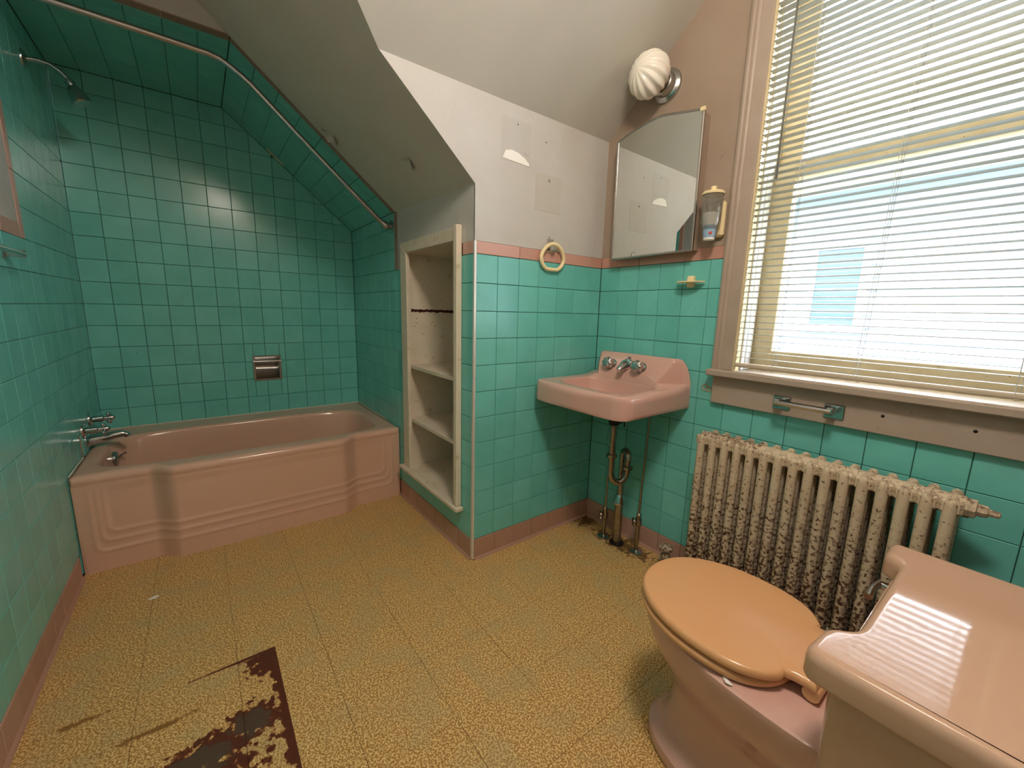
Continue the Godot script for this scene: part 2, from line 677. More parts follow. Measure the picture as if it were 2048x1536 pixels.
func build_shell() -> void:
	# --- floor of nine inch vinyl tiles
	var fl := setting("floor", "cork patterned tan vinyl tile floor with rust stains", "floor")
	part(MB.new().bx(Vector3(-0.1, -0.12, -0.1), Vector3(WW + 0.1, -0.003, ZR + 0.1)), "subfloor", M.subfloor, fl)
	var fx := [0.0]
	var q := 0.2275
	while q < WW - 0.02:
		fx.append(q)
		q += 0.2286
	fx.append(WW)
	var fz := [0.7]
	q = 0.76
	while q < ZR - 0.02:
		fz.append(q)
		q += 0.2286
	fz.append(ZR)
	for i in range(fx.size() - 1):
		for j in range(fz.size() - 1):
			var x0: float = fx[i] + 0.0004
			var x1: float = fx[i + 1] - 0.0004
			var z0: float = fz[j] + 0.0004
			var z1: float = fz[j + 1] - 0.0004
			if z1 < Z1 and x0 > WT + 0.05:
				continue
			var h := rng.randf_range(-0.0003, 0.0003)
			var mb := MB.new()
			mb.box(Vector3((x0 + x1) * 0.5, -0.0015 + h, (z0 + z1) * 0.5), Vector3(x1 - x0, 0.003, z1 - z0), 0.0005)
			part(mb, "floor_tile", M.floor_vinyl, fl, 20.0, true)

	# --- back wall of the tub alcove
	var wb := setting("wall_back", "turquoise tiled back wall of the tub alcove", "wall")
	var fb := frame(Vector3.ZERO, Vector3.RIGHT, Vector3.UP)
	var soap := Rect2(0.698, 0.622, 0.140, 0.142)
	var mbk := MB.new()
	slab(fb, rect(-0.1, -0.1, soap.position.x, YT + 0.1), TD, 0.1, mbk)
	slab(fb, rect(soap.end.x, -0.1, WT + 0.1, YT + 0.1), TD, 0.1, mbk)
	slab(fb, rect(soap.position.x, -0.1, soap.end.x, soap.position.y), TD, 0.1, mbk)
	slab(fb, rect(soap.position.x, soap.end.y, soap.end.x, YT + 0.1), TD, 0.1, mbk)
	part(mbk, "wall_body", M.grout, wb)
	var us := []
	for k in 12:
		us.append(k * T)
	us[0] = 0.0005
	us.append(WT - 0.0005)
	var sn := Vector2(YC - 1.575, WT - 0.648).normalized()
	tile_field(wb, fb, us, lines(0.40, YC - 0.0005, YA), [soap], [[Vector2(WT, 1.575), sn]])

	# --- left wall
	var wl := setting("wall_left", "long turquoise tiled wall with plaster above the wainscot", "wall")
	var fL := frame(Vector3.ZERO, Vector3.FORWARD, Vector3.UP)   # u = -z
	var mll := MB.new()
	slab(fL, rect(-ZR - 0.1, -0.1, 0.0, YT + 0.1), TD, 0.1, mll)
	part(mll, "wall_body", M.grout, wl)
	part(slab(fL, rect(-ZR, 1.281, -ZF - 0.03, YT), 0.001, 0.0035), "plaster_face", M.plaster, wl)
	var ul := []
	for k in range(7, -1, -1):
		ul.append(-k * T)
	ul[7] = -0.0005
	ul[0] = -0.752
	var zs := []
	for z in ul:
		zs.append(z)
	var rows := lines(0.40, YC - 0.0005, YA)
	var broke := Rect2(-0.490, 0.40, 0.042, 0.105)
	tile_field(wl, fL, ul, rows, [broke])
	tile_field(wl, fL, [-0.752, -0.70], lines(YB - 0.09, 0.40, YA))
	part(MB.new().prism(PackedVector2Array([Vector2(-0.489, 0.402), Vector2(-0.4495, 0.402), Vector2(-0.450, 0.47), Vector2(-0.462, 0.503), Vector2(-0.488, 0.498)]), fL * Transform3D(Basis(), Vector3(0, 0, -TD)), 0.003, 0.001), "mortar_patch", M.mortar, wl)
	# beyond the tub: wainscot with a border
	var ul2 := [-1.6400]
	for k in range(14, 7, -1):
		ul2.append(-k * T)
	ul2.append(-0.752)
	tile_field(wl, fL, ul2, lines(YB, 1.281, YA))
	# the same tiling on behind the viewer
	var far := MB.new()
	var z := 1.6400
	while z < ZR - 0.02:
		var y := YA - 8.0 * T
		while y < 1.27:
			var y0 := maxf(y, YB)
			var z2 := minf(z + T, ZR)
			far.prism(MB.inset(rect(-z2, y0, -z, y + T), TG), fL * Transform3D(Basis(), Vector3(0, 0, -TD)), TD, 0.0013)
			y += T
		z += T
	part(far, "far_tiles", M.tile0, wl, 20.0).set_meta("kind", "stuff")
	var bz := 0.752
	while bz < ZR - 0.01:
		var b2 := minf(bz + 2.0 * T, ZR)
		lay(wl, fL, rect(-b2, 1.281, -bz - (0.042 if bz < 0.76 else 0.0), 1.330), "border_tile", "border", 3, 0.001)
		bz = b2
	var vy := 1.281
	while vy < YT - 0.01:
		var y2 := minf(vy + 2.0 * T, YC + 0.0)
		if y2 - vy > 0.01:
			lay(wl, fL, rect(-0.794, vy, -0.752, y2), "border_tile", "border", 3, 0.001)
		if y2 >= YC - 0.001:
			break
		vy = y2
	base_run(wl, fL, -ZR, -ZF - 0.02)

	# --- alcove ceiling: flat part and slope, both tiled
	var ca := setting("ceiling_alcove", "turquoise tiled ceiling over the tub sloping down to the right", "ceiling")
	var fc := frame(Vector3(0, YC, 0), Vector3.RIGHT, Vector3.BACK)
	var kx := 0.648
	part(slab(fc, rect(-0.1, -0.1, kx + 0.02, ZF), TD, 0.06), "ceiling_body", M.grout, ca)
	var uc := []
	for k in 6:
		uc.append(k * T)
	uc[0] = 0.0005
	uc.append(kx)
	var vc := [0.0005]
	for k in range(1, 7):
		vc.append(k * T)
	vc.append(ZF - 0.040)
	tile_field(ca, fc, uc, vc)
	var sd := Vector3(WT - kx, 1.575 - YC, 0.0)
	var sl := sd.length()
	var fs := frame(Vector3(kx, YC, 0), sd / sl, Vector3.BACK)
	part(slab(fs, rect(-0.02, -0.1, sl + 0.1, ZF), TD, 0.06), "slope_body", M.grout, ca)
	var uss := [0.001]
	q = T
	while q < sl - 0.02:
		uss.append(q)
		q += T
	uss.append(sl)
	tile_field(ca, fs, uss, vc)
	# the pale sliver where one cut tile has lost its face
	part(MB.new().prism(rect(0.262, 0.004, 0.366, 0.034), fs * Transform3D(Basis(), Vector3(0, 0, -0.001)), 0.0016), "mortar_patch", M.caulk, ca)
	# brown edging tiles along the front of the opening
	for k in uc.size() - 1:
		if k % 2 == 0:
			lay(ca, fc, rect(uc[k], ZF - 0.040, uc[mini(k + 2, uc.size() - 1)], ZF + 0.004), "edging_tile", "edging", 2, 0.001)
	for k in uss.size() - 1:
		if k % 2 == 0:
			lay(ca, fs, rect(uss[k], ZF - 0.040, uss[mini(k + 2, uss.size() - 1)], ZF + 0.004), "edging_tile", "edging", 2, 0.001)

	# --- side of the closet block, with the tub end and the built-in shelves
	var wc := setting("wall_closet_side", "tiled closet side wall at the foot of the tub with built-in shelves", "wall")
	var fw := frame(Vector3(WT, 0, 0), Vector3.BACK, Vector3.UP)    # u = z, faces -x
	var niche := Rect2(0.892, 0.202, 0.541, 1.163)
	var mb := MB.new()
	slab(fw, rect(-0.02, -0.1, niche.position.x, 1.7), TD, 0.08, mb)
	slab(fw, rect(niche.end.x, -0.1, Z1 - 0.02, 1.7), TD, 0.08, mb)
	slab(fw, rect(niche.position.x, -0.1, niche.end.x, niche.position.y), TD, 0.08, mb)
	slab(fw, rect(niche.position.x, niche.end.y, niche.end.x, 1.7), TD, 0.08, mb)
	part(mb, "wall_body", M.grout, wc)
	mb = MB.new()
	slab(fw, rect(0.79, niche.end.y, Z1 - 0.001, 1.58), 0.0, 0.0045, mb)
	slab(fw, rect(0.79, 1.281, niche.position.x, niche.end.y), 0.0, 0.0045, mb)
	slab(fw, rect(niche.end.x, 1.343, Z1 - 0.001, niche.end.y), 0.0, 0.0045, mb)
	part(mb, "plaster_face", M.plaster, wc)
	tile_field(wc, fw, [0.0005, T, 2 * T, 3 * T, 4 * T, 5 * T, 6 * T, 0.745], lines(0.40, 1.575, YA))
	tile_field(wc, fw, [0.745, 0.886], lines(YB, 1.281, YA), [])
	tile_field(wc, fw, [1.437, 1.5405], lines(YB, 1.295, YB))
	tile_field(wc, fw, [0.886, 1.437], [YB, 0.2005])
	lay(wc, fw, rect(0.745, 1.281, 0.79, 1.45), "border_tile", "edging", 2, 0.001)
	lay(wc, fw, rect(0.745, 1.45, 0.79, 1.572), "border_tile", "edging", 2, 0.001)
	lay(wc, fw, rect(1.46, 1.295, 1.5405, 1.343), "border_tile", "border", 3, 0.001)
	base_run(wc, fw, ZF, Z1 - 0.009)

	# --- front of the closet block
	var wf := setting("wall_closet_front", "wall behind the sink corner with turquoise wainscot and cream plaster above", "wall")
	var ff := frame(Vector3(0, 0, Z1), Vector3.RIGHT, Vector3.UP)
	mb = MB.new()
	slab(ff, PackedVector2Array([Vector2(WT + 0.006, -0.1), Vector2(WW + 0.1, -0.1), Vector2(WW + 0.1, YS), Vector2(1.02, YS), Vector2(WT + 0.006, 1.57)]), TD + 0.001, 0.014, mb)
	part(mb, "wall_body", M.grout, wf)
	part(slab(ff, PackedVector2Array([Vector2(WT, 1.343), Vector2(WW, 1.343), Vector2(WW, YS), Vector2(0.963, YS), Vector2(WT, 1.545)]), 0.0, 0.0055), "plaster_face", M.plaster, wf)
	var uf := [WT + 0.0095]
	for k in 6:
		uf.append(WT + 0.110 + k * T)
	uf.append(WW - 0.0005)
	tile_field(wf, ff, uf, lines(YB, 1.295, YB))
	for k in [[0, 2], [2, 4], [4, 6], [6, 7]]:
		lay(wf, ff, rect(uf[k[0]], 1.295, uf[k[1]], 1.343), "border_tile", "border", 3, 0.001)
	base_run(wf, ff, WT + 0.009, WW)
	# bright metal angle on the corner
	mb = MB.new()
	mb.prism(PackedVector2Array([Vector2(WT - 0.0015, Z1 + 0.0015), Vector2(WT + 0.0085, Z1 + 0.0015), Vector2(WT + 0.0085, Z1 - 0.003), Vector2(WT + 0.003, Z1 - 0.003), Vector2(WT + 0.003, Z1 - 0.0085), Vector2(WT - 0.0015, Z1 - 0.0085)]), Transform3D(Basis(Vector3.RIGHT, Vector3.BACK, Vector3.DOWN), Vector3(0, 1.342, 0)), 1.336)
	part(mb, "corner_strip", M.corner_metal, wf)
	# squares where papers were glued and pulled off
	var pm: StandardMaterial3D = M.plaster.duplicate()
	pm.albedo_color = rgb(250, 250, 250)
	pm.uv1_offset = Vector3(0.4, 0.2, 0.1)
	var pm2: StandardMaterial3D = M.plaster.duplicate()
	pm2.albedo_color = rgb(250, 248, 244)
	for s in [[rect(1.431, 1.657, 1.575, 1.810), pm], [rect(1.607, 1.500, 1.750, 1.645), pm2]]:
		var o := part(MB.new().prism(s[0], ff * Transform3D(Basis(), Vector3.ZERO), 0.0008, 0.0003), "paint_patch", s[1], wf)
		o.set_meta("label", "paler square left by a pulled-off paper")
	part(MB.new().prism(PackedVector2Array([Vector2(1.437, 1.662), Vector2(1.572, 1.655), Vector2(1.566, 1.668), Vector2(1.545, 1.682), Vector2(1.515, 1.694), Vector2(1.48, 1.699), Vector2(1.452, 1.692)]), ff * Transform3D(Basis(), Vector3(0, 0, 0.0008)), 0.0014, 0.0006), "torn_paper", M.paper_white, wf)
	for p in [[1.508, 1.796], [1.679, 1.627], [1.683, 1.622], [1.656, 1.768], [1.695, 1.398]]:
		part(MB.new().lathe([[0.001, 0.0], [0.003, 0.0006], [0.0015, 0.0016], [0.0002, 0.002]], Transform3D(Basis(Vector3.RIGHT, Vector3.BACK, Vector3.DOWN), Vector3(p[0], p[1], Z1 + 0.0004)), 8), "nail_hole", M.dark_metal, wf)

	# --- window wall
	var ww := setting("wall_window", "wall with the sink, radiator and window, tan plaster over turquoise tile", "wall")
	var fv := frame(Vector3(WW, 0, 0), Vector3.BACK, Vector3.UP)
	var op := Rect2(2.233, 0.86, 0.747, 1.42)
	mb = MB.new()
	slab(fv, rect(Z1 - 0.1, -0.1, op.position.x, YT + 0.3), TD, 0.23, mb)
	slab(fv, rect(op.end.x, -0.1, ZR + 0.1, YT + 0.3), TD, 0.23, mb)
	slab(fv, rect(op.position.x, -0.1, op.end.x, op.position.y), TD, 0.23, mb)
	slab(fv, rect(op.position.x, op.end.y, op.end.x, YT + 0.3), TD, 0.23, mb)
	part(mb, "wall_body", M.grout, ww)
	mb = MB.new()
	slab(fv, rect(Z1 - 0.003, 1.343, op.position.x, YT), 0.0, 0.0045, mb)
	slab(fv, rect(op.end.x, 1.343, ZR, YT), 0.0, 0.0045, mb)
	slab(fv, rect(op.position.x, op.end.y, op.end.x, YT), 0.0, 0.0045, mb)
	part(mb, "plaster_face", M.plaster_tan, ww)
	var uw := [Z1 + 0.0005]
	for k in range(1, 15):
		uw.append(Z1 + k * T)
	uw.append(ZR)
	tile_field(ww, fv, uw, lines(YB, 1.295, YB), [Rect2(2.166, 0.752, 0.890, 1.6)])
	for k in [[0, 2], [2, 4], [4, 5]]:
		lay(ww, fv, rect(uw[k[0]], 1.295, uw[k[1]] if k[1] < 5 else 2.156, 1.343), "border_tile", "border", 3, 0.001)
	base_run(ww, fv, Z1, ZR)
	for p in [[2.125, 0.800, 0.012], [2.142, 0.795, 0.009]]:
		mb = MB.new()
		var ring := []
		for a in 13:
			ring.append(Vector3(WW - 0.001, p[1] + cos(TAU * a / 12.0) * p[2], p[0] + sin(TAU * a / 12.0) * p[2]))
		mb.tube(ring, 0.0025, 6)
		part(mb, "glue_mark", M.mortar, ww)

	# --- rear wall with a closed door, behind the viewer
	var wr := setting("wall_rear", "plain plaster wall with the open doorway the view is taken from", "wall")
	mb = MB.new()
	mb.bx(Vector3(-0.1, -0.1, ZR), Vector3(0.08, YT + 0.2, ZR + 0.1))
	mb.bx(Vector3(0.86, -0.1, ZR), Vector3(WW + 0.1, YT + 0.2, ZR + 0.1))
	mb.bx(Vector3(0.08, 2.03, ZR), Vector3(0.86, YT + 0.2, ZR + 0.1))
	part(mb, "wall_body", M.plaster_tan, wr)
	var dr := setting("door_1", "painted casing of the open doorway in the rear wall", "door")
	part(MB.new().bx(Vector3(0.004, 0.0, ZR - 0.018), Vector3(0.08, 2.11, ZR + 0.001), 0.003), "casing", M.trim_paint, dr)
	part(MB.new().bx(Vector3(0.86, 0.0, ZR - 0.018), Vector3(0.94, 2.11, ZR + 0.001), 0.003), "casing", M.trim_paint, dr)
	part(MB.new().bx(Vector3(0.08, 2.03, ZR - 0.018), Vector3(0.86, 2.11, ZR + 0.001), 0.003), "casing", M.trim_paint, dr)
	# the landing beyond it
	var ln := setting("wall_landing", "dim landing beyond the doorway", "wall")
	mb = MB.new()
	mb.bx(Vector3(-0.5, -0.1, 4.3), Vector3(1.5, YT + 0.1, 4.4))
	mb.bx(Vector3(-0.5, -0.1, ZR + 0.1), Vector3(-0.4, YT + 0.1, 4.3))
	mb.bx(Vector3(1.4, -0.1, ZR + 0.1), Vector3(1.5, YT + 0.1, 4.3))
	mb.bx(Vector3(-0.4, YT, ZR + 0.1), Vector3(1.4, YT + 0.1, 4.3))
	part(mb, "wall_body", M.plaster_tan, ln)
	part(MB.new().bx(Vector3(-0.4, -0.1, ZR + 0.1), Vector3(1.4, -0.002, 4.3)), "landing_floor", M.subfloor, ln)

	# --- ceilings
	var cf := setting("ceiling", "flat plaster ceiling over the middle of the room", "ceiling")
	part(MB.new().bx(Vector3(-0.1, YT, ZF - 0.02), Vector3(WW + 0.25, YT + 0.1, ZR + 0.1)), "ceiling_body", M.plaster_ceiling, cf)
	var hd := setting("wall_header", "beige plaster header above the tub opening", "wall")
	part(MB.new().prism(PackedVector2Array([Vector2(-0.1, YC + 0.001), Vector2(0.640, YC + 0.001), Vector2(0.30, YT + 0.05), Vector2(-0.1, YT + 0.05)]), Transform3D(Basis(), Vector3(0, 0, ZF - 0.05)), 0.052), "plaster_face", M.plaster, hd)
	# grey-shaded slope between the tub and the room
	var c1 := setting("ceiling_slope_tub", "plain plaster slope between the tub alcove and the room with peeling paint", "ceiling")
	var A := Vector3(WT + 0.002, 1.573, ZF - 0.001)
	var B := Vector3(WT + 0.002, 1.545, Z1)
	var H := Vector3(0.963, YS - 0.002, Z1)
	var K := Vector3(0.243, YT + 0.005, 2.160)
	var L := Vector3(0.322, YT + 0.005, ZF - 0.001)
	var up := Vector3(0.05, 0.06, -0.03)
	mb = MB.new()
	mb.loft([PackedVector3Array([A, B, H, K, L]), PackedVector3Array([A + up, B + up, H + up, K + up, L + up])], false, true)
	mb.t.append_array([0, 2, 1, 0, 3, 2, 0, 4, 3])
	mb.orient(0)
	part(mb, "plaster_face", M.plaster_ceiling, c1, 8.0)
	flakes(c1)
	# slope over the sink, rising towards the viewer
	var c2 := setting("ceiling_slope_sink", "pale plaster slope rising from the closet front towards the window", "ceiling")
	mb = MB.new()
	var zt := Z1 + (YT - YS) / MS
	var o3 := Vector3(0, 0.08, -0.06)
	var R0 := Vector3(WW + 0.1, YS, Z1)
	var R1 := Vector3(WW + 0.1, YT + 0.005, zt)
	mb.loft([PackedVector3Array([H, R0, R1, K]), PackedVector3Array([H + o3, R0 + o3, R1 + o3, K + o3])], false, true)
	mb.t.append_array([0, 1, 2, 0, 2, 3])
	mb.orient(0)
	part(mb, "plaster_face", M.plaster_ceiling, c2, 8.0)

func base_run(parent: Node, fr: Transform3D, u0: float, u1: float) -> void:
	# pink-brown base tiles with a rounded top and a small foot
	var u := u0
	while u < u1 - 0.005:
		var e := minf(u + T * 1.0, u1)
		if u1 - e < 0.03:
			e = u1
		lay(parent, fr, rect(u, 0.001, e, YB), "base_tile", "base", 3, 0.0025)
		u = e
	part(MB.new().prism(PackedVector2Array([Vector2(0, 0.0005), Vector2(0.010, 0.0005), Vector2(0.0085, 0.004), Vector2(0.0045, 0.010), Vector2(0, 0.014)]), fr * Transform3D(Basis(Vector3(0, 0, 1), Vector3(0, 1, 0), Vector3(-1, 0, 0)), Vector3(u1, 0, 0)), u1 - u0), "base_foot", M.base1, parent)

func flakes(parent: Node) -> void:
	# curled flakes of paint hanging from the slope
	var n := Vector3(-0.656, -0.755, 0.0)
	var u := Vector3(0.755, -0.656, 0.0)
	for f in [[Vector3(1.000, 1.846, 0.826), 0.046, 0.5], [Vector3(0.992, 1.853, 0.810), 0.030, 2.4], [Vector3(1.018, 1.830, 0.835), 0.034, 4.2], [Vector3(1.192, 1.678, 1.228), 0.042, 1.0], [Vector3(1.203, 1.668, 1.240), 0.032, 3.3]]:
		var mb := MB.new()
		var ls := []
		for i in 7:
			var s := i / 6.0
			var w: float = f[1] * (1.0 - 0.75 * s)
			var bend: float = s * s * f[1] * 0.7
			var dir := (u * cos(f[2]) + Vector3.BACK * sin(f[2])).normalized()
			var side := n.cross(dir)
			var c: Vector3 = f[0] + dir * s * f[1] * 1.1 + n * (0.0012 + bend)
			ls.append(PackedVector3Array([c - side * w, c + side * w, c + side * w + n * 0.0005, c - side * w + n * 0.0005]))
		mb.loft(ls)
		part(mb, "paint_flake", M.plaster, parent, 50.0)

# ---------------------------------------------------------------- tub
func bulge(x: float) -> float:
	return 0.054 * (smoothstep(0.230, 0.318, x) - smoothstep(0.980, 1.078, x))

func apron(x: float, y: float) -> float:
	var d := 0.0
	for r in [[0.090, 1.222, 0.160], [0.070, 1.244, 0.124], [0.049, 1.262, 0.084]]:
		var rad := 0.03
		var cx: float = (r[0] + r[1]) * 0.5
		var hx: float = (r[1] - r[0]) * 0.5
		var q := Vector2(absf(x - cx) - hx + rad, (r[2] + rad) - y)
		var sdf := Vector2(maxf(q.x, 0), maxf(q.y, 0)).length() + minf(maxf(q.x, q.y), 0.0) - rad
		var fade := smoothstep(0.365, 0.325, y)
		d += 0.0034 * exp(-pow(sdf / 0.0065, 2.0)) * fade - 0.0016 * smoothstep(0.004, -0.006, sdf) * fade
	return d

func superell(c: Vector2, hx: float, hz: float, n: float, dir: Vector2) -> Vector2:
	var p := Vector2(dir.x / hx, dir.y / hz)
	var l := pow(pow(absf(p.x), n) + pow(absf(p.y), n), 1.0 / n)
	return c + dir / l

func build_tub() -> void:
	var x0 := 0.0012
	var x1 := WT - 0.0012
	var z0 := 0.003
	var zf := 0.757
	var tb := thing("bathtub", "pink built-in bathtub with stepped apron in the tiled alcove", "bathtub", Vector3(0.66, 0, 0.4))
	# outline points: x, z, front flag
	var pts := []
	var nf := 190
	for k in nf:
		pts.append([lerpf(x0 + 0.008, x1 - 0.008, float(k) / (nf - 1)), 1])
	var side_pts := [[x1 - 0.0022, zf - 0.0022], [x1, zf - 0.009]]
	var outline := []
	for p in pts:
		outline.append(Vector3(p[0], 1, zf + bulge(p[0])))
	for p in side_pts:
		outline.append(Vector3(p[0], 0, p[1]))
	for k in range(1, 20):
		outline.append(Vector3(x1, 0, lerpf(zf - 0.009, z0, k / 20.0)))
	for k in 70:
		outline.append(Vector3(lerpf(x1, x0, k / 70.0), 0, z0))
	for k in 20:
		outline.append(Vector3(x0, 0, lerpf(z0, zf - 0.009, k / 20.0)))
	outline.append(Vector3(x0, 0, zf - 0.009))
	outline.append(Vector3(x0 + 0.0022, 0, zf - 0.0022))
	var loops := []
	loops.append(tub_row(outline, x0, x1, z0, 0.0, 0.0, true))
	for k in range(1, 66):
		loops.append(tub_row(outline, x0, x1, z0, 0.372 * k / 65.0, 0.0, true))
	for r in [[0.380, -0.004], [0.388, -0.005], [0.396, -0.0035], [0.402, 0.0], [0.407, 0.006], [0.4095, 0.013], [0.411, 0.022]]:
		loops.append(tub_row(outline, x0, x1, z0, r[0], r[1], false) if r[1] >= 0.0 else lip(outline, x0, x1, z0, r[0], -r[1]))
	var c := Vector2(0.645, 0.440)
	# the opening and the basin
	for r in [[0.4105, 0.600, 0.290, 5.0, 0.0], [0.408, 0.592, 0.283, 5.0, 0.0], [0.398, 0.585, 0.277, 4.8, 0.0], [0.375, 0.579, 0.272, 4.6, -0.002], [0.30, 0.566, 0.262, 4.2, -0.008], [0.20, 0.545, 0.250, 3.8, -0.018], [0.12, 0.520, 0.236, 3.4, -0.03], [0.08, 0.490, 0.215, 3.0, -0.04], [0.06, 0.440, 0.18, 2.8, -0.045], [0.052, 0.30, 0.12, 2.4, -0.05]]:
		var l := PackedVector3Array()
		for o in outline:
			var dir := Vector2(o.x, o.z) - Vector2(0.657, 0.395)
			dir = Vector2(dir.x / 0.655, dir.y / 0.39)
			dir = Vector2(dir.x * r[1], dir.y * r[2]).normalized()
			var p := superell(c + Vector2(r[4], 0.0), r[1], r[2], r[3], dir)
			l.append(Vector3(p.x, r[0], p.y))
		loops.append(l)
	part(MB.new().loft(loops), "tub_body", M.tub_pink, tb, 40.0)
	# bead of caulk on the back and end walls
	var mb := MB.new()
	var pb := []
	for k in 60:
		pb.append(Vector3(lerpf(0.01, WT - 0.006, k / 59.0), 0.4125 + rng.randf_range(-0.001, 0.001), 0.004))
	mb.tube(pb, 0.0035, 6)
	part(mb, "caulk", M.caulk, tb)
	mb = MB.new()
	pb = []
	for k in 30:
		pb.append(Vector3(WT - 0.004, 0.412 + rng.randf_range(-0.001, 0.001), lerpf(0.01, 0.55, k / 29.0)))
	mb.tube(pb, 0.003, 6)
	part(mb, "caulk", M.caulk, tb)
	mb = MB.new()
	pb = []
	for k in 20:
		pb.append(Vector3(0.004, 0.413 + rng.randf_range(-0.001, 0.001), lerpf(0.5, 0.75, k / 19.0)))
	mb.tube(pb, 0.0035, 6)
	part(mb, "caulk", M.caulk, tb)
	# overflow plate with its lever
	mb = MB.new()
	var ov := Transform3D(Basis(Vector3.UP, Vector3.RIGHT, Vector3.FORWARD), Vector3(0.076, 0.335, 0.315))
	mb.lathe([[0.036, -0.008], [0.036, 0.004], [0.030, 0.010], [0.004, 0.012]], ov, 24)
	var op := part(mb, "overflow_plate", M.worn_chrome, tb, 30.0)
	part(MB.new().tube([Vector3(0.086, 0.335, 0.315), Vector3(0.100, 0.352, 0.315), Vector3(0.116, 0.362, 0.313)], [0.005, 0.005, 0.007], 10), "lever", M.chrome, op)
	part(MB.new().lathe([[0.028, 0.0], [0.028, 0.004], [0.018, 0.006], [0.003, 0.004]], Transform3D(Basis(), Vector3(0.22, 0.051, 0.44)), 20), "drain", M.worn_chrome, tb)

func tub_row(outline: Array, x0: float, x1: float, z0: float, y: float, inset: float, emboss: bool) -> PackedVector3Array:
	var l := PackedVector3Array()
	for o in outline:
		var x: float = clampf(o.x, x0 + inset, x1 - inset)
		var z: float = maxf(o.z - inset, z0)
		if o.y > 0.5 and emboss:
			z += apron(o.x, y)
		l.append(Vector3(x, y, z))
	return l

func lip(outline: Array, x0: float, x1: float, z0: float, y: float, out: float) -> PackedVector3Array:
	var l := PackedVector3Array()
	for o in outline:
		l.append(Vector3(clampf(o.x, x0, x1), y, o.z + (out if o.y > 0.5 else 0.0)))
	return l

func left_wall(y: float, z: float) -> Transform3D:
	return Transform3D(Basis(Vector3.UP, Vector3.RIGHT, Vector3.FORWARD), Vector3(0.0, y, z))

